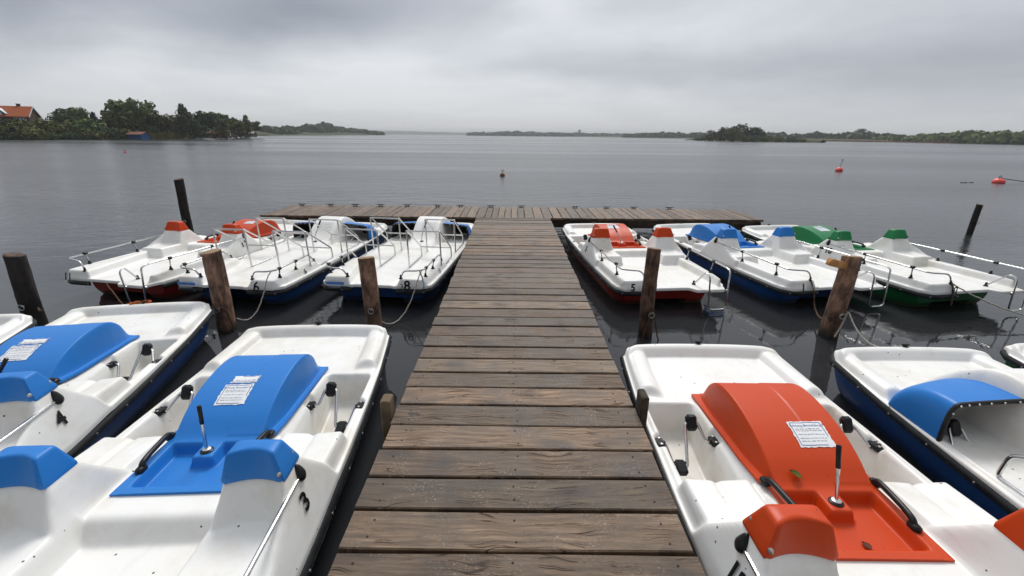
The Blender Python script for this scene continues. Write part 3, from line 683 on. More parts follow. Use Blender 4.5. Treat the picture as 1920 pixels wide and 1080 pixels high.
def pedal_boat(pos, yaw, colour, label, number, nside, inner_up=True, notice=None, stern_no=True, tiller_tip=(0, .03), roll=0., stern_style=0, clutter=True, hullc=None, number_y=1.56):
    r = boat_root(pos, yaw, label, roll)
    link('deck', DECK_A, r); link('hull', HULL[hullc or colour], r); link('rub_rail', RAIL_A, r)
    cv = link('cover', COVER[colour], r)
    for side in (-1, 1):
        h = link('headrest', (HEAD if side > 0 else HEADL)[colour], r)
        for s in (SCREWS if side > 0 else SCREWSL): link('screw', s, h)
        link('grab_handle', GRAB[side], r)
        c, peds, brs = PED[(side, inner_up if side > 0 else not inner_up)]
        ck = link('pedal_crank', c, r)
        for p in peds: link('pedal', p, ck)
        for b in brs: link('crank_bearing', b, ck)
        if clutter: link('wet_leaf_litter', DRAIN[side], r)
    for me, side in RAILS_A: link('handrail', me, r)
    mb = MB(); tx, ty = tiller_tip; mb.tube([(-.004, 1.995, .150), (-.004 + tx * .6, 1.995 + ty * .6, .31), (-.004 + tx, 1.995 + ty, .40)], .0085, 8)
    til = mb.build('tiller', M['steel'], r)
    mb = MB(); a = Vector((-.004 + tx * .62, 1.995 + ty * .62, .315)); b = Vector((-.004 + tx * 1.12, 1.995 + ty * 1.12, .425)); mb.tube([a, lerp(a, b, .06), lerp(a, b, .5), lerp(a, b, .95), b], [.009, .0115, .0115, .0125, .008], 10); mb.build('grip', M['black'], til)
    mb = MB(); mb.lathe([(.034, .146), (.034, .153), (.024, .160)], 20, (-.004, 1.995, 0), 'z', 0); mb.lathe([(.022, .158), (.022, .164), (.012, .168)], 16, (-.004, 1.995, 0), 'z', 1); mb.build('tiller_collar', [M['black'], M['dullsteel']], til)
    link('bow_cleat', BOWCLEAT, r)
    if number:
        for s in nside:
            mb = MB(); add_text(mb, number, .125, flank_fn(s, number_y, .185 if number_y < 1.6 else .15), .004); mb.build('number', M['ink'], r, False)
        if stern_no:
            mb = MB(); add_text(mb, number, .125, stern_fn({0: -.548, 1: -.525, 2: -.42}[stern_style], .02, .066), .004)
            mb.build('number', M['ink'], r, False)
            mb = MB()
            for zz, x0, x1 in ((.080, -.48, -.37), (.062, -.49, -.34), (.048, -.48, -.34)):
                x = x0
                while x < x1: l = random.uniform(.01, .03); mb.add([stern_fn(0, .02, zz)(x + a, b) for a, b in ((0, -.004), (l, -.004), (l, .004), (0, .004))], [(0, 1, 2, 3)]); x += l + .006
            if stern_style == 0: mb.build('stern_label', M['printgrey'], r, False)
    if notice:
        x0, y0, w, h, up, seed = notice; link('notice', notice_mesh(x0, y0, w, h, seed, up), cv)
    return r

# --- type B extras
def cowl_mesh(side):
    mb = MB(); g = np.zeros((26, 30, 3)); gi = np.zeros((26, 30, 3))
    for j in range(26):
        r = j / 25                                      # 0 at the rear lip, 1 at the front foot
        for i in range(30):
            t = i / 29                                  # 0 at the console, 1 at the rail
            def pt(off):
                a = t * 1.0
                yf = lerp(3.22, 3.02, t)                # where the front foot lies
                y = lerp(2.665 - .02 * t, yf, r)
                topz = .335 - off - .03 * t
                prof = max(0.0, 1 - r ** 2.6) ** .62
                across = max(0.0, 1 - max(0, (t - .70) / .30) ** 2.6) ** .5
                base = .060 + .01 * r
                x = lerp(.225, .700 - off * .7, 1 - (1 - t) ** 1.6)
                return (side * x, y + (-off * .4 if r > .2 else 0), base - .015 + (topz - base + .015) * prof * across)
            g[j, i] = pt(0); gi[j, i] = pt(.022)
    mb.grid(g, 0, side < 0); mb.grid(gi, 1, side > 0)
    mb.grid(np.array([g[0], gi[0]]), 0, side > 0)
    me = mb.mesh('cowl', [M['blue'], M['rubber']], True, R(60))
    lip = MB(); edge = [tuple((Vector(g[0, i]) + Vector(gi[0, i])) / 2 + Vector((0, -.008, 0))) for i in range(0, 30)]
    lip.tube(edge, .0145, 8)
    for i in range(2, 29, 4):
        p = edge[i]; lip.lathe([(.007, -.0), (.007, .004)], 8, (p[0], p[1] - .018, p[2]), 'y', 1)
    return me, lip.mesh('lip_trim', [M['rubber'], M['dullsteel']], True, R(50))
COWL = {s: cowl_mesh(s) for s in (-1, 1)}
def chair_mesh(x0, x1, y0):
    mb = MB(); r = .0115
    for x in (x0, x1):
        P = [(x, y0, .055), (x - .0, y0 - .03, .590), (x, y0 + .59, .215), (x, y0 + .61, .060)]
        loop = fillet(P + [P[0]], .035, 4); mb.tube(loop, r, 8)
    mb.tube([(x0, y0 - .022, .578), (x1, y0 - .022, .578)], r, 8); mb.tube([(x0, y0 + .585, .212), (x1, y0 + .585, .212)], r, 8)
    for x in (x0, x1):
        for y in (y0 + .02, y0 + .58): mb.box((x, y, .048), (.03, .045, .014), 1, bev=.004)
    return mb.mesh('chair_frame', [M['steel'], M['black']], True, R(45))
CHAIRS = [chair_mesh(a, b, y) for y in (.80, 1.70) for a, b in ((-.67, -.21), (.21, .67))]
def handrail_deck(side):
    mb = MB(); x = .640 * side
    path = [(side * .345, .055, .13), (side * .395, .035, .235), (side * .56, .03, .242), (x, .10, .245), (x, .50, .25), (x, .83, .25), (x - side * .01, .96, .13)]
    mb.tube(fillet(path, .05), .0105, 8)
    for y in (.17, .52): bracket(mb, (x, y, .247, .625 * side, .128))
    foot(mb, (path[0][0], path[0][1], .125), None); foot(mb, (path[-1][0], path[-1][1], .115), None)
    return mb.mesh('handrail', [M['steel'], M['black']], True, R(45))
RAILS_B = {s: handrail_deck(s) for s in (-1, 1)}
def deck_boat(pos, yaw, label, number, side_no, chairs=True, roll=0., ghost=None):
    r = boat_root(pos, yaw, label, roll)
    link('deck', DECK_B, r); link('hull', HULL['blue'], r); link('rub_rail', RAIL_B, r)
    for s in (-1, 1):
        c = link('cowl', COWL[s][0], r); link('lip_trim', COWL[s][1], c); link('handrail', RAILS_B[s], r)
        ck, peds, brs = PED[(s, s > 0)]
        ck = link('pedal_crank', ck, r)
        for p in peds: link('pedal', p, ck)
    if chairs:
        for m in CHAIRS: link('chair_frame', m, r)
    mb = MB(); mb.tube([(.0, 2.13, .12), (.0, 2.13, .20), (.04, 2.20, .36)], .008, 8); til = mb.build('tiller', M['steel'], r)
    mb = MB(); mb.tube([(.036, 2.193, .345), (.07, 2.25, .46)], .014, 10); mb.build('grip', M['black'], til)
    mb = MB(); mb.lathe([(.034, .115), (.034, .126), (.02, .133)], 16, (0, 2.13, 0)); mb.build('tiller_collar', M['black'], til)
    # rules sheet on the console
    def fn(u, v):
        y = 2.46 + v * .62; x = .03 + u; return (x, y, H(height_deck, x, y) + .004)
    mb = MB(); 
    for (a0, a1, b0, b1) in ((-.11, .10, -.12, -.02), (-.11, .10, .02, .14)):
        for p0, p1 in (((a0, b0), (a1, b0)), ((a0, b1), (a1, b1)), ((a0, b0), (a0, b1)), ((a1, b0), (a1, b1))):
            d = .003; q = [(p0[0] - d, p0[1] - d), (p1[0] + d, p0[1] - d if p0[1] == p1[1] else p1[1] + d)]
            hx0, hx1 = min(p0[0], p1[0]) - d, max(p0[0], p1[0]) + d; hy0, hy1 = min(p0[1], p1[1]) - d, max(p0[1], p1[1]) + d
            n = 8; mb.grid(np.array([[fn(lerp(hx0, hx1, i / n), lerp(hy0, hy1, j / n)) for i in range(n + 1)] for j in range(n + 1)]))
        v = b1 - .03
        while v > b0 + .02:
            u = a0 + .015
            while u < a1 - .04: l = random.uniform(.012, .03); mb.grid(np.array([[fn(u, v), fn(u + l, v)], [fn(u, v + .007), fn(u + l, v + .007)]])); u += l + .008
            v -= .026
    mb.build('rules_sheet', M['printgrey'], r, False)
    if number:
        mb = MB(); add_text(mb, number, .165, stern_fn(.455, .02, .068, height_deck), .004)
        if ghost: add_text(mb, ghost, .10, stern_fn(.385, .02, .052, height_deck), .0)
        mb.build('number', M['ink'], r, False)
        mb = MB(); sd, s_no = side_no
        sf = side_fn(sd, .62, .078, height_deck)
        add_text(mb, s_no, .085, sf, .003); mb.build('number', M['ink'], r, False)
        mb = MB(); f = stern_fn(-.47, .02, .068, height_deck)
        mb.grid(np.array([[f(lerp(-.12, .12, i / 8), lerp(-.018, .016, j / 3)) for i in range(9)] for j in range(4)]), 0)
        for v in (.028, -.032, -.045):
            u = -.08
            while u < .08: l = random.uniform(.01, .025); mb.add([f(u + a, v + b) for a, b in ((0, -.004), (l, -.004), (l, .004), (0, .004))], [(0, 1, 2, 3)], 1); u += l + .006
        mb.build('stern_label', [M['labelblue'], M['printgrey']], r, False)
    link('bow_cleat', BOWCLEAT, r)
    return r

# ------------------------------------------------------------------ the boats
pedal_boat((-1.57, .076), 3.34, 'blue', 'blue covered pedal boat number 3, bow beside the bark post nearest the walkway', '3', (1,), True, (-.012, 2.352, .185, .165, True, 3), tiller_tip=(-.0, .02))
pedal_boat((-3.106, .63), 10.56, 'blue', 'blue covered pedal boat with black number 4, bow touching the second bark post', '4', (1,), False, (-.06, 2.36, .19, .165, True, 4), tiller_tip=(.17, -.02))
pedal_boat((1.590, -.255), -.2, 'red', 'white pedal boat with orange red cover, number 12 and a green leaf lying on it', '12', (-1,), False, (.060, 2.345, .20, .165, False, 5), tiller_tip=(.0, .07), roll=0)
pedal_boat((2.032, 5.34), 5.85, 'red', 'orange red covered pedal boat with number 5, moored along the far walkway', '5', (-1,), False, (-.01, 2.50, .20, .15, True, 6), tiller_tip=(-.12, .1), number_y=1.63)
pedal_boat((4.16, 5.463), 10.8, 'blue', 'blue covered pedal boat with number 1, between a red and a green one', '1', (), False, None, tiller_tip=(-.1, .1))
pedal_boat((5.865, 5.377), 9.95, 'green', 'pedal boat with green cover and green headrests, the only green one', '10', (-1,), False, (.02, 2.48, .2, .16, True, 8), stern_style=2, tiller_tip=(-.1, .1))
pedal_boat((-5.14, 5.407), -10.01, 'red', 'orange red covered pedal boat with number 11, in front of the tall dark post', '11', (1,), True, (.06, 2.52, .19, .15, False, 9), tiller_tip=(.1, .1), stern_style=1)
deck_boat((-1.735, 5.30), -5.5, 'flat decked pedal boat with tube chairs and number 8, touching the walkway', '8', (1, '5'), ghost='3')
deck_boat((-3.53, 5.21), -6.5, 'flat decked pedal boat with tube chairs and number 6, tied to a bark post', '6', (1, '6'))
deck_boat((3.40, -.27), .5, 'blue cowled pedal boat lying alongside the orange red covered boat 12', '', (1, ''), chairs=True)
pedal_boat((4.96, -.15), 0, 'blue', 'pedal boat showing only a white bow corner, beyond the blue cowled boat', '', (), True, None, stern_no=False, hullc='green')
pedal_boat((-4.50, .258), 12, 'blue', 'pedal boat showing only a white bow corner, at the foot of the blackened post', '', (), True, None, stern_no=False)

# leaves lying on the boats
def leaf(loc, rot, size, mat, label, tilt=0):
    mb = MB(); n = 9; g = np.zeros((n, 5, 3))
    for j in range(n):
        t = j / (n - 1); w = .34 * math.sin(PI * t ** .8) + .01
        for i in range(5): a = (i - 2) / 2; g[j, i] = (a * w * size * (1 + .12 * math.sin(j * 2.3 + i)), (t - .5) * size, .10 * size * (a * a) + .05 * size * math.sin(t * 4) + .004)
    mb.grid(g); mb.tube([(0, -.5 * size, .004), (0, -.68 * size, .012)], size * .02, 5)
    o = mb.build('fallen_leaf', mat, None); o.location = loc; o.rotation_euler = (tilt, 0, rot); tag(o, label, 'leaf')
def onboat(pos, yaw, x, y, z):
    c, s = math.cos(R(yaw)), math.sin(R(yaw)); return (pos[0] + c * x - s * y, pos[1] + s * x + c * y, Z0 + z)
P12 = ((1.590, -.255), -.2); P3 = ((-1.57, .076), 3.34)
leaf(onboat(*P12, -.135, 2.13, float(cover_z(np.array([[-.135]]), np.array([[2.13]]))[0, 0]) + .012), 1.0, .062, M['leafgreen'], 'green leaf on the orange red cover in front of the tiller', R(24))
leaf(onboat(*P12, .015, 1.80, .090), .3, .045, M['leafbrown'], 'curled brown leaf lying in the orange red tray')
leaf(onboat(*P3, -.02, 1.22, .045), -1.0, .045, M['leafbrown'], 'small brown leaf on the white floor between the rear seats of boat 3')

# ------------------------------------------------------------------ jetty
jet = tag(empty('wooden_jetty', (0, 6, 0)), 'weathered wooden jetty with long walkway ending in a crosswise platform', 'jetty')
def planks(name, rects, along_x, parent):
    """rects: (x0, x1, y0, y1, z) of each board"""
    mb = MB(); uvs = []; tones = []
    for (x0, x1, y0, y1, z) in rects:
        b = .006; t = .045; n = 10
        nseg = n
        ox, oy = random.uniform(0, 50), random.uniform(0, 50); tone = random.uniform(.60, 1.36); warm = random.uniform(-.07, .07)
        L_ = (x1 - x0) if along_x else (y1 - y0); wd = (y1 - y0) if along_x else (x1 - x0)
        prof = [(0, -t), (0, -b), (b, 0), (wd * .33, -.001), (wd * .67, -.001), (wd - b, 0), (wd, -b), (wd, -t)]
        o = len(mb.v); tilt = random.uniform(-.003, .003); hz = random.uniform(-.003, .003)
        ph = random.uniform(0, 6); 
        for k in range(nseg + 1):
            a = k / nseg * L_; wob = .0025 * math.sin(ph + a * 3.1)
            for (q, h) in prof:
                qq = q + (wob if h > -t else 0)
                p = (x0 + a, y0 + qq) if along_x else (x0 + qq, y0 + a)
                mb.v.append((p[0], p[1] - 6, z + h + hz + tilt * (q / wd - .5) * 2)); uvs.append((a + ox, q + oy)); tones.append((tone + warm, tone, tone - warm * .6))
        m = len(prof)
        for k in range(nseg):
            for i in range(m):
                j = (i + 1) % m; f = (o + k * m + i, o + (k + 1) * m + i, o + (k + 1) * m + j, o + k * m + j); mb.f.append(f if not along_x else f[::-1]); mb.m.append(0)
        for xb in ((-.64, .03, .70) if along_x else (9.83, 11.13)):
            for q in (wd * .24, wd * .76):
                a = xb - (x0 if along_x else y0); qq = q + random.uniform(-.012, .012); a += random.uniform(-.015, .015)
                o2 = len(mb.v)
                for k in range(7):
                    c_, s_ = (0, 0) if k == 6 else (.0055 * math.cos(k * PI / 3), .0055 * math.sin(k * PI / 3))
                    p = (x0 + a + c_, y0 + qq + s_) if along_x else (x0 + qq + c_, y0 + a + s_)
                    mb.v.append((p[0], p[1] - 6, z + hz + tilt * (q / wd - .5) * 2 + .0015)); uvs.append((0, 0)); tones.append((1, 1, 1))
                for k in range(6): mb.f.append((o2 + 6, o2 + k, o2 + (k + 1) % 6)); mb.m.append(1)
        e0 = tuple(o + i for i in range(m)); e1 = tuple(o + nseg * m + i for i in range(m - 1, -1, -1)); mb.f += [e0, e1]; mb.m += [0, 0]
    me = mb.mesh(name, [M['plank'], M['nail']], True, R(30))
    uv = me.uv_layers.new(name='grain'); li = np.zeros(len(me.loops), int); me.loops.foreach_get('vertex_index', li)
    uv.data.foreach_set('uv', np.array(uvs)[li].ravel())
    ca = me.color_attributes.new('plank_tone', 'FLOAT_COLOR', 'POINT'); ca.data.foreach_set('color', np.hstack([np.array(tones), np.ones((len(tones), 1))]).ravel())
    # recalc so that every board faces outward
    import bmesh
    bm = bmesh.new(); bm.from_mesh(me); bmesh.ops.recalc_face_normals(bm, faces=bm.faces); bm.to_mesh(me); bm.free()
    return link(name, me, parent)
edges = [9.736, 9.633, 9.44, 9.28, 9.12, 8.91, 8.697, 8.473, 8.284, 8.10, 7.93, 7.73, 7.499, 7.31, 7.137, 6.902, 6.697, 6.487, 6.275, 6.054, 5.853, 5.616, 5.401, 5.195, 4.979, 4.76, 4.558, 4.329, 4.105, 3.889, 3.66, 3.44, 3.227, 3.011, 2.791, 2.571, 2.351, 2.127, 1.908, 1.689, 1.462, 1.24, 1.02, .80, .58, .36, .14, -.08, -.30, -.52]
rc = []
for a, b in zip(edges[:-1], edges[1:]):
    ym = (a + b) / 2; xl = np.interp(ym, [1.3, 5.4, 9.8], [-.735, -.755, -.79]); xr = np.interp(ym, [1.3, 3.4, 9.8], [.800, .826, .812])
    rc.append((xl + random.uniform(-.008, .008), xr + random.uniform(-.008, .008), b + .0085, a - .0085, DECK))
planks('walkway_boards', rc, True, jet)
rc = []; x = -5.52
while x < 5.5:
    w = random.choice((.145, .150, .200, .205, .21)); near = np.interp(x + w / 2, [-5.5, -.8, .8, 5.5], [9.742, 9.742, 9.745, 9.80]) ; rc.append((x + .005, min(x + w, 5.53) - .005, near + random.uniform(-.01, .01), np.interp(x, [-5.5, 0, 5.5], [11.20, 11.33, 11.22]) + random.uniform(-.015, .015), DECK + .002)); x += w
planks('platform_boards', rc, False, jet)
def jbeam(name, boxes, mat=M['beam']):
    mb = MB()
    for c, d in boxes: mb.box((c[0], c[1] - 6, c[2]), d, 0, bev=.008)
    return mb.build(name, mat, jet, True, R(30))
jbeam('stringer', [((-.64, 4.6, .275), (.09, 10.2, .155))]); jbeam('stringer', [((.70, 4.6, .275), (.09, 10.2, .155))]); jbeam('stringer', [((.03, 4.6, .270), (.09, 10.2, .145))])
jbeam('edge_beam', [((0, 9.815, .270), (10.9, .08, .16))]); jbeam('edge_beam', [((0, 11.15, .270), (10.9, .08, .16))])
for x in (-5.2, -2.6, 0.0, 2.6, 5.2):
    jbeam('cross_beam', [((x, 10.48, .19), (.12, 1.24, .12))])
    for y in (9.93, 11.02):
        mb = MB(); mb.lathe([(.085, -1.2), (.085, .12)], 14, (x, y - 6, 0)); mb.build('pile', M['barkdark'], jet)
for y in (.6, 3.0, 5.6, 8.2):
    for x in (-.60, .66):
        mb = MB(); mb.lathe([(.075, -1.2), (.075, .19)], 14, (x, y - 6, 0)); mb.build('pile', M['barkdark'], jet)
for x, d in ((-3.55, .42), (1.75, .40), (3.6, .45), (5.0, .42)): jbeam('fender_board', [((x, 9.757, .255), (d, .030, .15))], M['beam'])
jbeam('stub_post', [((-.790, 2.47, .255), (.065, .10, .52))], M['stub'])
jbeam('stub_post', [((.855, 2.52, .28), (.050, .12, .51))], M['stubdark'])
for x in (-5.20, -4.50, -3.90, -3.27, -2.62, -1.87, -1.30, -.55, .21, 1.55, 2.33, 3.0, 3.88):
    mb = MB(); c = (x, np.interp(x, [-5.5, 0, 5.5], [11.10, 11.23, 11.15]) - 6, DECK)
    mb.box((c[0], c[1], c[2] + .007), (.11, .05, .012), 0, bev=.004); mb.tube([(x - .10, c[1], DECK + .052), (x - .05, c[1], DECK + .046), (x + .05, c[1], DECK + .046), (x + .10, c[1], DECK + .052)], [.006, .011, .011, .006], 8)
    for s in (-.03, .03): mb.tube([(x + s, c[1], DECK + .01), (x + s, c[1], DECK + .046)], .010, 8)
    mb.build('mooring_cleat', M['black'], jet, True, R(40))

# ------------------------------------------------------------------ mooring posts
def post(x, y, top, r, mat, label, lean=(0, 0), slant=.05, peg=False, taper=.12, cat='post'):
    root = empty('mooring_post', (x, y, 0)); tag(root, label, cat, 'timber mooring posts standing in the lake')
    mb = MB(); seg, nr = 22, 34; P1, P2, P3 = (random.uniform(0, 6) for _ in range(3)); vs = []
    kn = [(random.uniform(0, 2 * PI), random.uniform(.1, top), random.uniform(.03, .08)) for _ in range(7)]
    for j in range(nr + 1):
        z = -1.0 + (top + 1.0) * j / nr
        for k in range(seg):
            a = 2 * PI * k / seg; q = r * (1 + taper * (top - z) / 2) * (1 + .045 * math.sin(2 * a + P1 + z * 1.5) + .03 * math.sin(5 * a + P2 + z * 7) + random.uniform(-.022, .022))
            for ka, kz, kh in kn:
                da = (a - ka + PI) % (2 * PI) - PI; q += r * kh * 2 * math.exp(-(da / .25) ** 2 - ((z - kz) / .03) ** 2)
            zz = z + (slant * math.cos(a - P3) * r / .1 * .3 if j == nr else 0)
            bend = .015 * math.sin(z * 2.2 + P2)
            vs.append((q * math.cos(a) + lean[0] * z / top + bend, q * math.sin(a) + lean[1] * z / top, zz))
    fs = [(j * seg + k, j * seg + (k + 1) % seg, (j + 1) * seg + (k + 1) % seg, (j + 1) * seg + k) for j in range(nr) for k in range(seg)]
    mb.add(vs, fs); mb.build('trunk', mat, root, True, R(50))
    cap = MB(); ring = vs[-seg:]; c = np.mean(np.array(ring), 0); rs = []
    for s, dz in ((1.0, 0), (.93, .006), (.5, .009), (.05, .006)): rs.append([tuple(c + (np.array(p) - c) * s + np.array((0, 0, dz))) for p in ring])
    cap.loft(rs); cap.build('sawn_top', M['endgrain'] if mat is not M['barkdark'] else M['barkmid'], root, True, R(50))
    if peg:
        pm = MB(); pm.box((-.11, -.02, top - .075), (.20, .075, .075), 0, Matrix.Rotation(R(14), 3, 'Y'), .008); pm.build('peg', M['cutwood'], root)
    mb = MB()
    mb.lathe([(.006, -.02), (.006, .02)], 8, (r * .2, -r * 1.12, .30), 'y'); mb.tube([(r * .2 + .03 * math.cos(t), -r * 1.12 - .02, .29 + .03 * math.sin(t)) for t in np.linspace(0, 2 * PI, 14)[:-1]], .005, 6, 0, True); mb.build('ring_bolt', M['dullsteel'], root)
    return root
post(-5.30, 4.60, .845, .088, M['barkdark'], 'blackened leaning mooring post beside the farthest white bow', (0, 0))
post(-3.195, 4.60, .905, .090, M['bark'], 'brown bark mooring post at the bow of the boat numbered 4')
post(-1.535, 4.60, .855, .083, M['bark'], 'reddish brown bark mooring post behind the bow of the boat numbered 3', (0.0, 0))
post(1.485, 4.55, 1.00, .068, M['barkmid'], 'slim dark brown mooring post at the stern of the boat numbered 5')
post(3.545, 4.60, .925, .088, M['bark'], 'brown mooring post with a sawn wooden peg near its top', (.03, 0), peg=True)
post(-7.02, 9.60, 1.16, .085, M['barkdark'], 'tall black mooring post far out behind the boat numbered 11')
post(10.73, 10.40, .70, .060, M['barkdark'], 'short black post standing alone in open water', (-.0, 0))

# ------------------------------------------------------------------ ropes
def rope(pts, r, mat, label, sag=True, frays=None):
    P = fillet(pts, .12, 6); mb = MB()
    Q = []
    for i, p in enumerate(P): Q.append((p.x + random.uniform(-.004, .004), p.y + random.uniform(-.004, .004), p.z + random.uniform(-.003, .003)))
    mb.tube(Q, r, 6)
    o = mb.build('mooring_rope', mat); tag(o, label, 'rope'); return o
def B(pos, yaw, x, y, z): return onboat(pos, yaw, x, y, z)
p8 = ((-1.735, 5.30), -5.5); p6 = ((-3.53, 5.21), -6.5); p5 = ((2.032, 5.34), 5.85); p1 = ((4.16, 5.463), 10.8); p10 = ((5.865, 5.377), 9.95); p11 = ((-5.14, 5.407), -10.01)
def hang(a, b, sag, n=14): return [(lerp(a[0], b[0], t), lerp(a[1], b[1], t), lerp(a[2], b[2], t) - sag * 4 * t * (1 - t)) for t in np.linspace(0, 1, n)]
rope([B(*p8, .62, .03, .245), B(*p8, .61, .01, .22)] + hang(B(*p8, .60, -.03, .18), (-1.46, 4.64, .10),   .22), .0065, M['rope'], 'pale rope looping from the rail of boat 8 down to its post')
rope([B(*p8, .60, .03, .245), B(*p8, .64, .0, .14), B(*p8, .655, -.01, .05), B(*p8, .645, -.01, .03)], .010, M['printgrey'], 'grey rope tail hanging from the rail of boat 8')
rope([B(*p6, .62, .03, .245), B(*p6, .61, .01, .22)] + hang(B(*p6, .60, -.03, .18), (-3.10, 4.66, .12), .20), .0065, M['rope'], 'pale rope looping from the rail of boat 6 to the second bark post')
rope([B(*p5, -.37, .03, .16), B(*p5, -.36, -.03, .02), B(*p5, -.37, -.06, -.20)], .009, M['rope'], 'pale frayed rope end hanging off the stern of boat 5')
rope([(1.50, 4.46, .34), (1.44, 4.45, .10), (1.42, 4.44, -.05)], .008, M['ropedark'], 'brown rope hanging down into the water from the slim post')
rope([(1.52, 4.46, .34), (1.58, 4.46, .08), (1.61, 4.44, -.05)], .008, M['ropedark'], 'second brown rope hanging from the slim post, nearer boat 5')
rope([B(*p1, -.37, .04, .14), B(*p1, -.36, -.05, .0)] + hang(B(*p1, -.37, -.09, -.14), (3.45, 4.50, .28), .10), .008, M['ropedark'], 'slack brown rope from the stern of boat 1 to the pegged post')
rope([(3.63, 4.52, .33)] + hang((3.64, 4.50, .32), (3.36, 3.50, .42), .16), .008, M['rope'], 'pale rope from the pegged post to the bow of the blue cowled boat')
rope([(3.63, 4.51, .33), (3.58, 4.48, .20), (3.52, 4.46, .06)], .009, M['rope'], 'short pale rope tail hanging against the pegged post')
rope([B(*p10, -.37, .04, .15)] + hang(B(*p10, -.36, .0, .12), (6.6, 4.70, .10), .10), .008, M['rope'], 'pale rope sagging from the stern of the green covered boat')
rope([B(*p10, -.37, .04, .15), B(*p10, -.37, -.03, .02), B(*p10, -.38, -.05, -.13)], .009, M['ropedark'], 'brown rope end hanging off the green covered boat')
rope(hang(B(*p11, .1, -.10, .03), (-4.1, 4.6, .02), .05, 8), .008, M['ropedark'], 'dark red rope below the stern of boat 11')
p4 = ((-3.106, .63), 10.56)
rope([B(*p4, -.12, 3.73, .155), B(*p4, -.05, 3.75, .175), B(*p4, .03, 3.74, .150), B(*p4, .06, 3.76, .170), B(*p4, .0, 3.77, .165), B(*p4, -.08, 3.76, .155), B(*p4, -.16, 3.75, .15)], .011, M['ropeor'], 'orange rope bundled on the bow rim of boat 4')
rope([B(*p4, .60, 3.69, .10), (-3.10, 4.52, .30), (-3.09, 4.55, .12), (-3.08, 4.56, -.05)], .008, M['ropedark'], 'brown rope from the bow corner of boat 4 down its post')
rope(hang((-5.18, 4.55, .26), (-4.75, 4.20, .38), .02, 6), .009, M['ropedark'], 'short dark rope at the foot of the blackened post')
rope([(-4.98, 3.72, .42), (-1.02, 1.2, .30)] if False else [B((-1.57, .076), 3.34, -.62, .35, .14), B((-1.57, .076), 3.34, -.56, .52, .155), B((-1.57, .076), 3.34, -.48, .55, .14), B((-1.57, .076), 3.34, -.36, .50, .05), B((-1.57, .076), 3.34, -.30, .30, .045)], .007, M['black'], 'thin dark cord lying over the quarter of boat 3')

# ------------------------------------------------------------------ buoys and floating twig
def buoy(x, y, r, mat, label, stick=0.0, flat=1.0, ln=None):
    root = tag(empty('mooring_buoy', (x, y, 0)), label, 'buoy'); mb = MB()
    mb.lathe([(r * .05, -r * .5 * flat), (r * .6, -r * .40 * flat), (r * .92, -r * .05 * flat), (r, r * .25 * flat), (r * .93, r * .58 * flat), (r * .70, r * .88 * flat), (r * .38, r * 1.06 * flat), (r * .12, r * 1.12 * flat)], 24); mb.build('float', mat, root, True, R(60))
    e = MB(); zt = r * 1.1 * flat
    e.tube([(0, 0, zt - .02), (stick * .18, 0, zt + stick)], .012, 6) if stick else e.lathe([(.03, zt - .02), (.03, zt + .03)], 10)
    rr = .055 if stick else .065; e.tube([(stick * .18 + rr * math.cos(t), 0, zt + stick + rr + rr * math.sin(t)) for t in np.linspace(0, 2 * PI, 16)[:-1]], .014, 6, 0, True); e.build('ring', M['black'], root)
    return root
buoy(22.33, 31.75, .23, M['buoyred'], 'round coral red buoy with a thin ringed rod, far out', .42)
buoy(25.38, 24.05, .265, M['buoyred'], 'large squat coral red buoy with a line leading off it', 0, .80)
buoy(-.587, 25.09, .14, M['buoyrust'], 'small rusty brown buoy afloat straight beyond the jetty', .06)
buoy(-40.6, 48.8, .12, M['buoyred'], 'tiny orange float near the wooded shore', 0)
rope(hang((25.45, 24.0, .24), (31.5, 24.2, -.05), .15), .02, M['black'], 'dark line from the squat coral red buoy to the water')
mb = MB()
for a, b in (((-.35, 0), (-.22, .02)), ((-.1, .02), (.02, .0)), ((.15, .05), (.42, .10)), ((-.25, -.08), (-.15, -.05))): mb.tube([(a[0], a[1], .01), ((a[0] + b[0]) / 2, a[1] + .02, .035), (b[0], b[1], .01)], .016, 6)
o = mb.build('floating_twig', M['barkdark']); o.location = (23.6, 23.9, 0); tag(o, 'dark floating twigs on the water near the squat red buoy', 'twig')

# ------------------------------------------------------------------ water, shores, hills
mb = MB(); xs = [-9000, -1500, -300, -60, -15, 0, 15, 60, 300, 1500, 9000]; ys = [-60, -15, 0, 10, 30, 80, 250, 800, 3000, 9000]
mb.grid(np.array([[(x, y, 0) for x in xs] for y in ys], float)); tag(mb.build('water', M['water'], None, False), None, None, None, 'structure')
def terrain(name, front, back, heights, mat, label=None):
    """front/back polylines (same length), heights = profile of (t, z)"""
    mb = MB(); n = len(front); g = np.zeros((len(heights), 6 * (n - 1) + 1, 3)); rr = random.Random(3)
    for j, (t, z) in enumerate(heights):
        for i in range(6 * (n - 1) + 1):
            k = min(i // 6, n - 2); f = i / 6 - k; a = lerp(np.array(front[k]), np.array(front[k + 1]), f); b = lerp(np.array(back[k]), np.array(back[k + 1]), f)
            p = lerp(a, b, t); g[j, i] = (p[0], p[1], z * (1 + rr.uniform(-.15, .15)) if j else -.6)
    mb.grid(g); return tag(mb.build(name, mat, None, True), label, None, None, 'structure')
terrain('left_shore_land', [(-200, 70), (-150, 92), (-117, 107), (-109, 130), (-122, 180), (-138, 218), (-207, 396), (-225, 560), (-249, 864)], [(-260, 70), (-240, 120), (-230, 170), (-235, 220), (-250, 260), (-280, 300), (-350, 420), (-380, 560), (-330, 900)], [(0, -.5), (.02, .35), (.06, 1.0), (.14, 3.0), (.3, 4.2), (1, 6)], M['earth'])
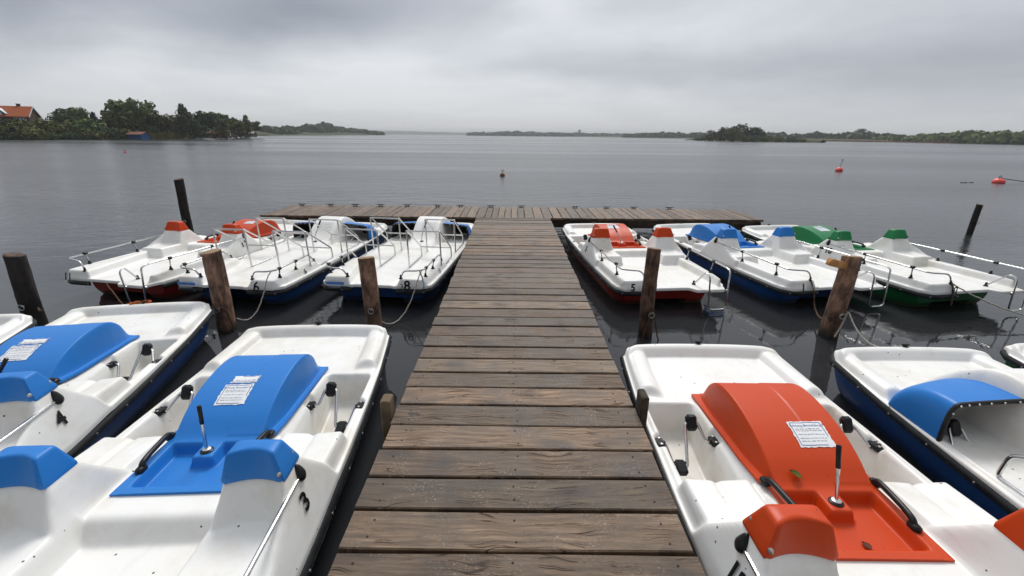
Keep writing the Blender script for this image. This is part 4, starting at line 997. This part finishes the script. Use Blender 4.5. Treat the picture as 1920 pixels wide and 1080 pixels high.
terrain('island_land', [(127, 352), (132, 300), (136, 266), (150, 258), (166, 256)], [(150, 380), (165, 340), (172, 310), (180, 290), (182, 275)], [(0, -.5), (.05, .4), (.5, 1.4), (.97, .4), (1, -.6)], M['earth'])
terrain('right_shore_land', [(150, 1500), (262, 1040), (255, 600), (290, 420), (330, 350), (370, 318), (330, 262), (360, 230)], [(420, 1700), (480, 1100), (500, 700), (520, 520), (540, 460), (560, 420), (560, 360), (580, 300)], [(0, -.5), (.02, .3), (.1, 1.2), (.5, 3), (1, 5)], M['earth'])
def hills(name, pts, depth, mat):
    """range of low hills: pts = (x, y, top)"""
    mb = MB(); n = len(pts); rr = random.Random(8); g = np.zeros((7, 12 * (n - 1) + 1, 3))
    for i in range(12 * (n - 1) + 1):
        k = min(i // 12, n - 2); f = i / 12 - k; f = f * f * (3 - 2 * f); p = lerp(np.array(pts[k]), np.array(pts[k + 1]), f); jit = rr.uniform(.92, 1.08)
        for j, (dy, hz) in enumerate(((0, -.03), (.02, .30), (.15, .55), (.5, 1.0), (.8, .8), (.95, .4), (1, -.05))): g[j, i] = (p[0], p[1] + depth * dy, p[2] * hz * jit)
    mb.grid(g); return tag(mb.build(name, mat, None, True), None, None, None, 'structure')
hills('far_hills', [(x * 1.2, 3600, h * .75) for x, h in ((-1100, 24), (-900, 38), (-780, 38), (-600, 31), (-480, 31), (-330, 26), (-200, 28), (0, 33), (400, 33), (900, 30))], 500, M['hillgreen'])

# ------------------------------------------------------------------ trees
def leaves_mesh(blobs, n, size, seed, name='crown', shell=.55, mats=None):
    """many small leaf-clump faces spread through ellipsoid volumes; blobs = (cx, cy, cz, rx, ry, rz)"""
    r = np.random.RandomState(seed); bl = np.array(blobs, float); vol = (bl[:, 3] * bl[:, 4] * bl[:, 5]) ** (2 / 3); cnt = np.maximum((vol / vol.sum() * n).astype(int), 6)
    V = []; T = []
    for b, c in zip(bl, cnt):
        d = r.normal(size=(c, 3)); d /= np.linalg.norm(d, axis=1)[:, None]; rad = shell + (1.05 - shell) * r.rand(c) ** .6
        p = b[:3] + d * rad[:, None] * b[3:6]
        nrm = d * 1.1 + r.normal(size=(c, 3)) * .42; nrm /= np.linalg.norm(nrm, axis=1)[:, None]
        t1 = np.cross(nrm, r.normal(size=(c, 3))); t1 /= np.linalg.norm(t1, axis=1)[:, None]; t2 = np.cross(nrm, t1)
        s = size * (.5 + r.rand(c))[:, None]; q = np.stack([p - t1 * s * .6 - t2 * s * .35, p + t1 * s * .55 - t2 * s * .45, p + t1 * s * .65 + t2 * s * .4, p - t1 * s * .4 + t2 * s * .55], 1)
        V.append(q.reshape(-1, 3)); tone = np.clip(r.rand() * .6 + .2 + r.normal(size=c) * .18, 0, 1); T.append(np.repeat(tone, 4))
    V = np.vstack(V); T = np.hstack(T); nf = len(V) // 4
    me = bpy.data.meshes.new(name); me.vertices.add(len(V)); me.vertices.foreach_set('co', V.ravel()); me.loops.add(nf * 4); me.loops.foreach_set('vertex_index', np.arange(nf * 4)); me.polygons.add(nf)
    me.polygons.foreach_set('loop_start', np.arange(nf) * 4); me.polygons.foreach_set('loop_total', np.full(nf, 4)); me.update(calc_edges=True)
    at = me.attributes.new('leaf_tone', 'FLOAT', 'POINT'); at.data.foreach_set('value', T)
    return me
TREE = {}
def crown_blobs(kind, w, h, seed):
    """ellipsoid clumps (metres) for a crown of width w and height h standing on z = 0"""
    r = random.Random(seed); out = []; n = 0
    if kind == 'cone':
        for k in range(46):
            f = .04 + .93 * k / 46; q = (1 - f) ** .75 * .40 * w * r.uniform(.3, 1.0); a = r.uniform(0, 2 * PI); s = (.06 + .13 * (1 - f)) * w * r.uniform(.8, 1.3); out.append((q * math.cos(a), q * math.sin(a), f * h, s, s, s * 1.1))
        return out
    base = min(w, h); lo = .10 if kind == 'round' else .02
    for k in range(int(26 + 12 * max(w / h, h / w))):
        a = r.uniform(0, 2 * PI); f = r.uniform(lo, .90); prof = math.sqrt(max(.03, 1 - (max(0, f - .38) / .62) ** 2)) * (.75 + .25 * min(1, f / .35)); q = math.sqrt(r.uniform(.05, 1)) * prof * .5 * w * .84
        s = base * r.uniform(.12, .22); out.append((q * math.cos(a), q * math.sin(a), f * h, s * 1.1, s * 1.1, s * .92))
    out.append((r.uniform(-.1, .1) * w, 0, h - base * .13, base * .14, base * .14, base * .13)); out.append((0, 0, h * .45, w * .30, w * .30, h * .33))
    return out
def crown(kind, mat, var, w, h, far):
    n = int({'round': 2300, 'cone': 2000, 'bush': 1100}[kind] * (.7 if far else 1.2)); me = leaves_mesh(crown_blobs(kind, w, h, var), n, .058 * math.sqrt(w * h) * (.8 if kind != 'bush' else 1), var * 13 + 5, 'crown', .6); me.materials.append(mat); return me
def trunk_mesh(var):
    key = ('trunk', var)
    if key not in TREE:
        r = random.Random(var); mb = MB(); mb.tube([(0, 0, -.03), (.005, 0, .15), (.012, .004, .35), (.0, .0, .62)], [.030, .022, .017, .006], 8)
        for _ in range(6):
            a = r.uniform(0, 2 * PI); h = r.uniform(.2, .5); mb.tube([(.008, 0, h), (.14 * math.cos(a), .14 * math.sin(a), h + .14), (.27 * math.cos(a), .27 * math.sin(a), h + .24)], [.010, .007, .003], 6)
        TREE[key] = mb.mesh('trunk', M['trunk'])
    return TREE[key]
def tree(x, y, z, h, w, kind, mat, label, var=0, name=None, group='trees and bushes along the wooded shore', cat=None):
    nm = name or {'round': 'broadleaf_tree', 'cone': 'conifer_tree', 'bush': 'shore_bush'}[kind]
    tree.count += 1
    r = empty(nm, (x, y, z), 0); tag(r, label, cat or ('bush' if kind == 'bush' else 'tree'), group)
    t_ = link('trunk', trunk_mesh(var % 3), r); t_.scale = (w, w, h); link('crown', crown(kind, mat, tree.count * 3 + var, w, h, y > 240), r); return r
tree.count = 0
f_, pit, rol = 840.34, R(18.802), R(.603)
def ray_at(px, py, Y):
    """world point at distance Y along the line of sight of a photo pixel (used once, to find where far things stand)"""
    x, y = px - 960, py - 540; c, s = math.cos(rol), math.sin(rol); x, y = c * x + s * y, -s * x + c * y
    u, v = x / f_, -y / f_; c, s = math.cos(pit), math.sin(pit); d = (u, c + v * s, -s + v * c); t = Y / d[1]; return (d[0] * t, Y, 2.10 + d[2] * t)
def tree_px(cx, top, wpx, Y, kind, mat, label, var=0, ground=None, **kw):
    a = ray_at(cx, top, Y); b = ray_at(cx + wpx / 2, top, Y); c = ray_at(cx - wpx / 2, top, Y); g = .6 if ground is None else ground
    return tree(a[0], Y, g, (a[2] - g) / .98, (b[0] - c[0]) * 1.0, kind, mat, label, var, **kw)
G, D_, Yl, Bc = M['leaf'], M['leafdk'], M['leafyel'], M['leafblue']
T = [
 (245, 191, 118, 142, 'round', G, 'largest spreading tree on the wooded shore, behind the blue boathouse', 0), (292, 213, 84, 146, 'round', G, 'lower tree whose crown slopes down from the largest one', 1),
 (218, 206, 66, 138, 'round', G, 'grey green tree at the house end of the largest crown', 2), (340, 196, 46, 150, 'cone', D_, 'tall dark pointed tree beside the largest spreading one', 0), (352, 210, 38, 152, 'cone', D_, 'shorter dark tree leaning on the tall pointed one', 1),
 (378, 209, 44, 158, 'round', D_, 'dark round tree just beyond the pointed one', 3), (402, 211, 58, 165, 'round', G, 'broad mid green tree above the orange roofed boathouse', 0), (430, 222, 52, 178, 'round', Yl, 'low yellow green tree on the bank past the boathouses', 1),
 (459, 216, 30, 196, 'cone', G, 'small pointed tree at the end of the boathouse row', 2), (474, 228, 36, 210, 'round', G, 'last small round tree before the headland', 3), (446, 232, 40, 190, 'bush', Yl, 'pale bush under the small pointed tree', 1),
 (112, 203, 44, 134, 'round', D_, 'dark tree next to the gable of the orange roofed house', 1), (136, 203, 56, 136, 'round', M['leaf'], 'brownish round tree right of the dark one by the house', 2), (160, 211, 26, 133, 'cone', G, 'thin spiky tree between the house and the largest crown', 1),
 (172, 210, 26, 140, 'cone', Bc, 'bluish conifer behind the small brick house', 0), (152, 224, 84, 126, 'bush', G, 'wide dark bush on the bank below the brownish tree', 0), (30, 226, 110, 112, 'bush', Yl, 'big olive bush under the orange roofed house', 1),
 (-10, 224, 60, 110, 'bush', D_, 'dark bush at the very edge of the view', 2), (82, 222, 66, 118, 'bush', G, 'rounded grey green bush below the house gable', 2), (115, 231, 52, 122, 'bush', Yl, 'light green bush at the waterline', 3),
 (60, 244, 60, 109, 'bush', Yl, 'low bright bush on the lawn edge under the house', 0), (196, 238, 50, 128, 'bush', D_, 'dark bush beside the red gabled little house', 1), (222, 240, 40, 132, 'bush', G, 'bush between the little house and the blue boathouse', 3),
 (270, 234, 56, 140, 'bush', D_, 'dark undergrowth right above the blue boathouse', 0), (315, 236, 56, 146, 'bush', D_, 'dark bush above the reed bed', 1), (415, 240, 44, 172, 'bush', Yl, 'pale bush behind the orange roofed boathouse', 2), (372, 235, 44, 155, 'bush', D_, 'dark bush behind the grey sheds', 3), (340, 238, 34, 149, 'bush', D_, 'dark bush at the foot of the pointed tree', 2),
 (10, 246, 60, 108, 'bush', D_, 'low dark bush at the waterline by the edge of the view', 1), (170, 246, 60, 122, 'bush', G, 'low bush trailing in the water past the little house', 3), (130, 248, 46, 118, 'bush', D_, 'low dark bush at the waterline below the brownish tree', 2), (92, 248, 40, 114, 'bush', G, 'low waterline bush below the house gable', 0),
]
for (cx, tp, w, Y, k, m, lb, va) in T: tree_px(cx, tp, w, Y, k, m, lb, va, ground=3.0 if (Y > 135 and k != 'bush') else .8 if k != 'bush' else .2)
# island
for i, (cx, tp, w, Y, k, m, lb) in enumerate([(1362, 239, 34, 285, 'round', D_, 'tree at the near end of the island grove'), (1390, 234, 46, 280, 'round', D_, 'tallest tree in the middle of the island'), (1412, 239, 36, 276, 'round', D_, 'round dark tree at the far end of the island grove'), (1375, 240, 40, 270, 'round', G, 'olive tree in front of the tallest island tree'),
    (1434, 247, 16, 270, 'cone', D_, 'small pointed tree on the low part of the island'), (1425, 242, 18, 290, 'round', Bc, 'pale bluish tree behind the island grove'), (1336, 244, 22, 300, 'round', M['leafblue'], 'thin hazy tree before the island grove')]):
    tree_px(cx, tp, w, Y, k, m, lb, i % 4, ground=.8, group='trees on the island')
for i, (cx, tp, w) in enumerate([(1312, 258, 30), (1332, 252, 34), (1352, 252, 30), (1372, 252, 28), (1395, 254, 34), (1415, 254, 40), (1440, 255, 36), (1462, 257, 34), (1484, 258, 34), (1504, 260, 26)]):
    tree_px(cx, tp, w, 262 - i * .2 if cx > 1380 else 300 - i * 6, 'bush', (G, Yl, D_)[i % 3], 'low bush on the waterline of the island', i % 4, ground=.1, group='bushes on the waterline of the island')
tree_px(1615, 242, 26, 520, 'round', D_, 'tall round tree rising above the far wood', 1, ground=3, group='trees on the far shore'); tree_px(1087, 243, 7, 1500, 'round', D_, 'tiny lone tree standing proud on the hazy far shore', 2, ground=4, group='trees on the far shore')
def wood(name, path, mat, seed, step, size, nleaf, label, depth=25):
    """a far-off wood that reads as one mass: path = (x, y, height) along the shore"""
    r = random.Random(seed); bl = []
    for (a, b) in zip(path[:-1], path[1:]):
        L_ = math.dist(a[:2], b[:2]); n = max(2, int(L_ / step))
        for i in range(n):
            t = i / n; x, y, h = (lerp(a[k], b[k], t) for k in range(3))
            for q in range(3):
                hh = h * r.uniform(.45, 1.0) if q else h * r.uniform(.75, 1.08); w = step * r.uniform(.6, 1.1); bl.append((x + r.uniform(-1, 1) * step * .6, y + r.uniform(0, depth), hh * .5, w, w, hh * .52))
    me = leaves_mesh(bl, nleaf, size, seed, name, .7); me.materials.append(mat); o = link(name, me); return tag(o, label, 'wood', None, 'stuff')
def at_px(pts, Y, zg=0): 
    out = []
    for (px, py) in pts: p = ray_at(px, py, Y if not hasattr(Y, '__call__') else Y(px)); out.append((p[0], p[1], p[2]))
    return out
wood('headland_wood', at_px([(484, 238), (510, 238), (540, 238), (560, 234), (585, 233), (606, 230), (622, 236), (650, 241), (680, 244), (707, 248)], lambda x: lerp(430, 880, (x - 484) / 223)), D_, 3, 9, 3.4, 9000, 'dark green wood covering the headland', 40)
wood('hazy_far_wood', at_px([(888, 249), (930, 248), (980, 247), (1030, 249), (1080, 250), (1130, 251), (1190, 252)], 1500), D_, 5, 16, 7, 5000, 'hazy blue green wood on the far shore straight ahead', 80)
wood('right_wood', at_px([(1180, 252), (1210, 249), (1245, 250), (1262, 248), (1290, 251), (1330, 248), (1370, 248), (1430, 250), (1480, 250), (1530, 250), (1570, 252), (1600, 250), (1640, 250), (1668, 251), (1692, 256)], lambda x: np.interp(x, [1180, 1300, 1500, 1700], [1050, 760, 560, 430])), D_, 7, 9, 3.6, 13000, 'wood along the shore behind the island', 40)
wood('near_right_wood', at_px([(1690, 256), (1720, 257), (1750, 256), (1768, 249), (1790, 252), (1820, 252), (1846, 249), (1880, 247), (1925, 246), (1990, 245)], lambda x: np.interp(x, [1690, 1800, 1990], [420, 330, 255])), G, 9, 6, 2.2, 9000, 'nearer rounded wood at the end of the far shore', 30)
def reeds(name, path, h, mat, n, seed, label, width=2.0):
    r = np.random.RandomState(seed); V = []; P = np.array(path, float); seg = np.linalg.norm(np.diff(P, axis=0), axis=1); cum = np.r_[0, np.cumsum(seg)]
    s = r.rand(n) * cum[-1]; x = np.interp(s, cum, P[:, 0]) + r.normal(size=n) * width * .5; y = np.interp(s, cum, P[:, 1]) + r.rand(n) * width; hh = h * (.6 + .5 * r.rand(n)); a = r.rand(n) * PI; w = h * .07
    q = np.zeros((n, 4, 3)); dx, dy = np.cos(a) * w, np.sin(a) * w; lx, ly = r.normal(size=n) * h * .1, r.normal(size=n) * h * .1
    for k, (sx, t) in enumerate(((-1, 0), (1, 0), (.3, 1), (-.3, 1))): q[:, k, 0] = x + dx * sx + lx * t; q[:, k, 1] = y + dy * sx + ly * t; q[:, k, 2] = -.1 + hh * t
    me = bpy.data.meshes.new(name); me.from_pydata(q.reshape(-1, 3).tolist(), [], np.arange(n * 4).reshape(-1, 4).tolist()); me.materials.append(mat)
    at = me.attributes.new('leaf_tone', 'FLOAT', 'POINT'); at.data.foreach_set('value', np.repeat(r.rand(n), 4)); tag(link(name, me), label, 'reeds', None, 'stuff')
reeds('reed_bed', [ray_at(272, 259, 134)[:2], ray_at(300, 259, 139)[:2], ray_at(322, 259, 146)[:2]], 2.0, M['reed'], 1400, 3, 'tan reed bed beside the blue boathouse', 3)
reeds('dry_reeds', [ray_at(1500, 266, 430)[:2], ray_at(1600, 266, 375)[:2], ray_at(1700, 266, 350)[:2], ray_at(1800, 268, 320)[:2]], 1.3, M['reedpink'], 2600, 4, 'thin pinkish line of dry reeds along the far wood', 4)
reeds('shore_reeds', [(-116, 106.5), (-113, 116), (-109, 130), (-118, 170), (-137, 217), (-170, 300), (-206, 395)], .9, M['reed'], 2200, 6, 'low fringe of reeds along the wooded shore', 2)

# ------------------------------------------------------------------ buildings on the shore
def gable_house(name, loc, rz, w, d, wall_h, roof_h, wall, roof, label, cat, over=.35, windows=(), chimney=False, dormer=False, trims=True):
    r = tag(empty(name, loc, rz), label, cat); mb = MB()
    mb.box((0, 0, wall_h / 2 - .75), (w, d, wall_h + 1.5)); 
    for x in (-w / 2, w / 2): mb.add([(x, -d / 2, wall_h), (x, d / 2, wall_h), (x, 0, wall_h + roof_h)], [(0, 1, 2) if x > 0 else (2, 1, 0)])
    mb.build('wall', wall, r, False)
    rf = MB(); ow = w / 2 + over; t = .16; sl = roof_h / (d / 2); od = d / 2 + over
    for s in (-1, 1):
        v = [(-ow, s * od, wall_h - over * sl), (ow, s * od, wall_h - over * sl), (ow, 0, wall_h + roof_h), (-ow, 0, wall_h + roof_h)]; v2 = [(a, b, c + t) for a, b, c in v]
        rf.add(v + v2, [(0, 1, 2, 3), (4, 5, 6, 7), (0, 1, 5, 4), (1, 2, 6, 5), (3, 0, 4, 7)])
    ro = rf.build('roof', roof, r, False)
    if trims:
        for x in (-ow, ow):
            tm = MB()
            for s in (-1, 1):
                v = [(x, s * od, wall_h - over * sl - .12), (x, 0, wall_h + roof_h - .12), (x, 0, wall_h + roof_h + .22), (x, s * od, wall_h - over * sl + .22)]; tm.add(v + [(a + .05 * (1 if x > 0 else -1), b, c) for a, b, c in v], [(0, 1, 2, 3), (4, 5, 6, 7), (0, 1, 5, 4), (1, 2, 6, 5), (2, 3, 7, 6), (3, 0, 4, 7)])
            tm.build('verge_board', M['trim'], ro, False)
    if chimney:
        c = MB(); c.box((w * .22, .3, wall_h + roof_h + .05), (.7, .55, 1.3)); c.box((w * .22, .3, wall_h + roof_h + .72), (.85, .7, .12)); c.build('chimney', M['brick'], ro, False)
    for (x, z, ww, hh) in windows:
        fr = MB(); 
        for a, b, cw, ch in ((0, -hh / 2, ww + .1, .1), (0, hh / 2, ww + .1, .1), (-ww / 2, 0, .1, hh), (ww / 2, 0, .1, hh), (0, 0, .08, hh), (0, hh * .15, ww, .06)): fr.box((x + a, -d / 2 - .04, z + b), (cw, .08, ch))
        fo = fr.build('window', M['trim'], r, False); pn = MB(); pn.box((x, -d / 2 - .012, z), (ww - .1, .03, hh - .1)); pn.build('pane', M['pane'], fo, False)
    if dormer:
        dm = MB(); dw, dh = 2.4, .75; x = -w * .11
        dm.box((x, -d / 2 + 1.7, wall_h + dh / 2), (dw, 3.0, dh)); dm.add([(x - dw / 2, -d / 2 + .2, wall_h + dh), (x + dw / 2, -d / 2 + .2, wall_h + dh), (x, -d / 2 + .2, wall_h + dh + 1.05)], [(0, 1, 2)]); do = dm.build('dormer', M['slate'], r, False); wn_ = MB(); wn_.box((x, -d / 2 + .16, wall_h + .45), (1.2, .1, .9)); wn_.build('dormer_window', M['trim'], do, False)
        dr = MB()
        for s in (-1, 1): v = [(x + s * (dw / 2 + .3), -d / 2 - .1, wall_h + dh - .25), (x, -d / 2 - .1, wall_h + dh + 1.12), (x, d * .1, wall_h + dh + 1.12), (x + s * (dw / 2 + .3), d * .1, wall_h + dh - .25)]; dr.add(v + [(a, b, c + .15) for a, b, c in v], [(0, 1, 2, 3), (4, 5, 6, 7), (0, 1, 5, 4), (1, 2, 6, 5), (2, 3, 7, 6), (3, 0, 4, 7)])
        dr.build('dormer_roof', M['trim'], do, False)
    return r
p = ray_at(28, 228, 128); gable_house('lakeside_house', (p[0] - 2.65, 130, 3.55), R(27), 9.2, 7.5, 2.1, 2.5, M['brick'], M['roof'], 'dark brick house with big orange tiled roof and chimney above the bushes', 'house', windows=((2.3, 1.15, 1.1, 1.1), (3.6, 1.15, 1.1, 1.1), (-2.2, 1.15, 1.1, 1.1)), chimney=True, dormer=True)
p = ray_at(204, 243, 139); gable_house('brick_cottage', (p[0], 141, 1.4), R(70), 5.0, 4.4, 1.5, 2.2, M['trim'], M['roof'], 'small cottage with steep red gabled roof beside the largest tree', 'house', windows=((0, .9, .9, .9),))
p = ray_at(254, 260, 131.5); gable_house('boathouse', (p[0], 133, .15), R(2), 3.7, 3.6, 1.15, .6, M['boatblue'], M['rustroof'], 'bright blue boathouse with a brown roof at the waterline', 'boathouse', trims=False, over=.3)
p = ray_at(356, 258, 178); gable_house('boathouse', (p[0], 180, .2), R(-4), 5.0, 5, 1.6, .9, M['darkwood'], M['paleroof'], 'dark boathouse with a pale sheet roof beside moored boats', 'boathouse', trims=False)
p = ray_at(379, 258, 186); gable_house('boathouse', (p[0], 188, .2), R(0), 5.4, 5, 1.2, .8, M['darkwood'], M['rustroof'], 'low dark boathouse between the pale roofed and orange roofed ones', 'boathouse', trims=False)
p = ray_at(400, 257, 196); gable_house('boathouse', (p[0], 198, .2), R(0), 4.2, 5, 1.1, .8, M['darkwood'], M['roof'], 'small boathouse with an orange roof', 'boathouse', trims=False)
p = ray_at(467, 255, 268); gable_house('boathouse', (p[0], 270, .2), R(6), 4.6, 5, 1.5, .9, M['darkwood'], M['paleroof'], 'last grey boathouse at the end of the row', 'boathouse', trims=False)
def motor_boat(px, py, Y, ln, label, cab):
    p = ray_at(px, py, Y); r = tag(empty('motor_boat', (p[0], Y, 0), R(8)), label, 'boat'); mb = MB(); rings = []
    for t in np.linspace(0, 1, 9):
        w = .85 * (1 - t ** 3) + .03; x = (t - .5) * ln; z = .75 + .25 * t * t; rings.append([(x, -w, z), (x, -w * .8, .05), (x, 0, -.15), (x, w * .8, .05), (x, w, z), (x, 0, z + .05)])
    mb.loft(rings); mb.build('hull', M['trim'], r, True, R(35)); c = MB(); c.box((-.1 * ln, 0, 1.15), (ln * .38, 1.3, .7), 0, bev=.15); cb = c.build('cabin', M['trim'] if cab else M['slate'], r, True, R(30)); q = MB(); q.box((-.1 * ln, 0, 1.22), (ln * .36, 1.32, .28), 0, bev=.05); q.build('window', M['pane'], cb)
motor_boat(343, 259, 168, 5.0, 'white cabin boat moored before the pale roofed boathouse', 1); motor_boat(352, 260, 166, 3.6, 'low white boat beside the cabin boat', 0); motor_boat(432, 257, 222, 5.0, 'white motor boat moored past the orange roofed boathouse', 1)

# ------------------------------------------------------------------ air
mb = MB(); mb.box((150, 2700, 19.5), (6000, 5800, 41)); m, t, b = nt('lake_haze'); t.nodes.remove(b)
pv = N(t, 'ShaderNodeVolumePrincipled', Density=0.00028, Anisotropy=0.0); pv.inputs['Color'].default_value = (.95, .965, .985, 1); L(t, pv, 0, t.nodes['Material Output'], 'Volume')
hz = mb.build('haze', m, None, False); tag(hz, None, None, None, 'stuff')

# ------------------------------------------------------------------ sky, sun, camera
SUN_EL, SUN_AZ = 52.0, 8.0      # high, ahead of the camera and a little to one side, behind thick cloud
w = bpy.data.worlds.new('World'); sc.world = w; w.use_nodes = True; t = w.node_tree; bg = t.nodes['Background']; out = t.nodes['World Output']
sky = N(t, 'ShaderNodeTexSky'); sky.sky_type = 'NISHITA'; sky.sun_disc = False; sky.sun_elevation = R(SUN_EL); sky.sun_rotation = R(SUN_AZ); L(t, sky, 0, bg, 0); bg.inputs[1].default_value = .08
tc = N(t, 'ShaderNodeTexCoord'); sx = N(t, 'ShaderNodeSeparateXYZ'); L(t, tc, 'Generated', sx, 0)
zc = N(t, 'ShaderNodeMath', operation='MAXIMUM'); L(t, sx, 'Z', zc, 0); zc.inputs[1].default_value = 0.0
za = N(t, 'ShaderNodeMath', operation='ADD'); L(t, zc, 0, za, 0); za.inputs[1].default_value = .10
dx = N(t, 'ShaderNodeMath', operation='DIVIDE'); L(t, sx, 'X', dx, 0); L(t, za, 0, dx, 1); dy = N(t, 'ShaderNodeMath', operation='DIVIDE'); L(t, sx, 'Y', dy, 0); L(t, za, 0, dy, 1)
cx = N(t, 'ShaderNodeCombineXYZ'); L(t, dx, 0, cx, 0); L(t, dy, 0, cx, 1); cx.inputs[2].default_value = 2.7
n1 = N(t, 'ShaderNodeTexNoise', Scale=.42, Detail=7.0, Roughness=.52, Distortion=.35); L(t, cx, 0, n1, 'Vector')
n2 = N(t, 'ShaderNodeTexNoise', Scale=1.3, Detail=6.0, Roughness=.55); L(t, cx, 0, n2, 'Vector')
nm = N(t, 'ShaderNodeMath', operation='MULTIPLY_ADD'); L(t, n2, 'Fac', nm, 0); nm.inputs[1].default_value = .35; L(t, n1, 'Fac', nm, 2)
def mth(op, a, b=None):
    n = t.nodes.new('ShaderNodeMath'); n.operation = op
    for i, v in enumerate((a, b)):
        if v is None: continue
        if hasattr(v, 'outputs'): t.links.new(v.outputs[0], n.inputs[i])
        else: n.inputs[i].default_value = v
    return n
sepx, sepy, sepz = (N(t, 'ShaderNodeSeparateXYZ') for _ in range(3))
yc = N(t, 'ShaderNodeMath', operation='MAXIMUM'); L(t, sx, 'Y', yc, 0); yc.inputs[1].default_value = .12
u0 = N(t, 'ShaderNodeMath', operation='DIVIDE'); L(t, sx, 'X', u0, 0); L(t, yc, 0, u0, 1); v0 = N(t, 'ShaderNodeMath', operation='DIVIDE'); L(t, zc, 0, v0, 0); L(t, yc, 0, v0, 1)
uvw = N(t, 'ShaderNodeCombineXYZ'); L(t, u0, 0, uvw, 0); L(t, v0, 0, uvw, 1)
wm = N(t, 'ShaderNodeMapping'); wm.inputs['Scale'].default_value = (2.4, 5.0, 1); L(t, uvw, 0, wm, 'Vector')
wn = N(t, 'ShaderNodeTexNoise', Scale=1.0, Detail=6.0, Roughness=.55); L(t, wm, 0, wn, 'Vector'); ws = N(t, 'ShaderNodeSeparateColor'); L(t, wn, 'Color', ws, 0)
wr = N(t, 'ShaderNodeMath', operation='MULTIPLY_ADD'); L(t, ws, 'Red', wr, 0); wr.inputs[1].default_value = .42; wr.inputs[2].default_value = -.21
wg = N(t, 'ShaderNodeMath', operation='MULTIPLY_ADD'); L(t, ws, 'Green', wg, 0); wg.inputs[1].default_value = .13; wg.inputs[2].default_value = -.065
U, V = mth('ADD', u0, wr), mth('ADD', v0, wg)
# cloud masses as they hang over the lake: (bearing tangent, height tangent, half width, half height, darkness)
total = None
for (cu, cv, su, sv, amp) in ((-1.02, .235, .22, .075, -.26), (-.47, .215, .32, .062, -.25), (-.25, .105, .40, .060, .13), (-.78, .160, .18, .080, .12), (.07, .250, .09, .050, .12), (.28, .135, .45, .030, -.12), (.62, .20, .40, .05, -.04), (.98, .12, .32, .10, -.15), (0, .31, 2.2, .07, -.03), (.30, .20, .30, .04, .05), (0, .045, .45, .05, .04), (-.7, .06, .4, .05, .03)):
    a_ = mth('DIVIDE', mth('SUBTRACT', U, cu), su); b_ = mth('DIVIDE', mth('SUBTRACT', V, cv), sv)
    g_ = mth('MULTIPLY', mth('EXPONENT', mth('MULTIPLY', mth('ADD', mth('MULTIPLY', a_, a_), mth('MULTIPLY', b_, b_)), -.8)), amp)
    total = g_ if total is None else mth('ADD', total, g_)
front = N(t, 'ShaderNodeMapRange', **{'From Min': .05, 'From Max': .3}); L(t, sx, 'Y', front, 0)
total = mth('MULTIPLY', total, front)
fine = N(t, 'ShaderNodeMapRange', **{'From Min': .45, 'From Max': .90, 'To Min': .47, 'To Max': .63}); L(t, nm, 0, fine, 0)
tone = mth('ADD', fine, total)
cr = ramp(t, [(.26, (.26, .285, .33)), (.42, (.42, .445, .495)), (.53, (.555, .58, .62)), (.68, (.76, .78, .805))]); L(t, tone, 0, cr, 0)
# overcast: brighter towards the zenith, as thick cloud is
el = N(t, 'ShaderNodeMapRange', **{'From Min': 0.25, 'From Max': 1.0, 'To Min': 1.0, 'To Max': 1.75}); L(t, zc, 0, el, 0)
cm = N(t, 'ShaderNodeVectorMath', operation='SCALE'); L(t, cr, 0, cm, 0); L(t, el, 0, cm, 'Scale')
bk = N(t, 'ShaderNodeMapRange', **{'From Min': -.55, 'From Max': .35, 'To Min': .42, 'To Max': 1.0}); L(t, sx, 'Y', bk, 0)  # sky dimmed behind the camera, added to deepen shade on rear-facing surfaces
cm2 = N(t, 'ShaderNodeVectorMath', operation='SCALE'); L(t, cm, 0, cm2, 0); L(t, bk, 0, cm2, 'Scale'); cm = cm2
hr = ramp(t, [(0.0, .75), (.07, .35), (.16, 0.0)]); L(t, zc, 0, hr, 0)
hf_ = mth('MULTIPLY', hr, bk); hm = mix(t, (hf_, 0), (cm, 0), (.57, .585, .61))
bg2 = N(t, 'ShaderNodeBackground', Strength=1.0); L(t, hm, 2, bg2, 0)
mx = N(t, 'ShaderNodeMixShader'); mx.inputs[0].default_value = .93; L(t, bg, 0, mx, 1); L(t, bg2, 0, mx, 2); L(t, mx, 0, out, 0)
sl = bpy.data.lights.new('sun', 'SUN'); sl.energy = 2.0; sl.angle = R(20); sl.color = (1, .97, .93); so = bpy.data.objects.new('sun', sl); col.objects.link(so)
d = Vector((math.sin(R(SUN_AZ)) * math.cos(R(SUN_EL)), math.cos(R(SUN_AZ)) * math.cos(R(SUN_EL)), math.sin(R(SUN_EL)))); so.rotation_euler = d.to_track_quat('Z', 'Y').to_euler(); so.location = (0, 0, 60)
cam = bpy.data.cameras.new('camera'); cam.sensor_width = 36; cam.lens = 840.34 / 1920 * 36; cam.clip_start = .05; cam.clip_end = 20000
co = bpy.data.objects.new('camera', cam); col.objects.link(co); co.location = (0, 0, 2.10)
co.matrix_world = Matrix.Translation((0, 0, 2.10)) @ Matrix.Rotation(R(90 - 18.802), 4, 'X') @ Matrix.Rotation(R(.603), 4, 'Z'); sc.camera = co
sc.view_settings.view_transform = 'Standard'; sc.view_settings.look = 'None'; sc.view_settings.exposure = 0.14; sc.view_settings.gamma = 1.0
sc.cycles.use_denoising = True; sc.cycles.max_bounces = 8; sc.cycles.volume_bounces = 0; sc.cycles.sample_clamp_indirect = 8
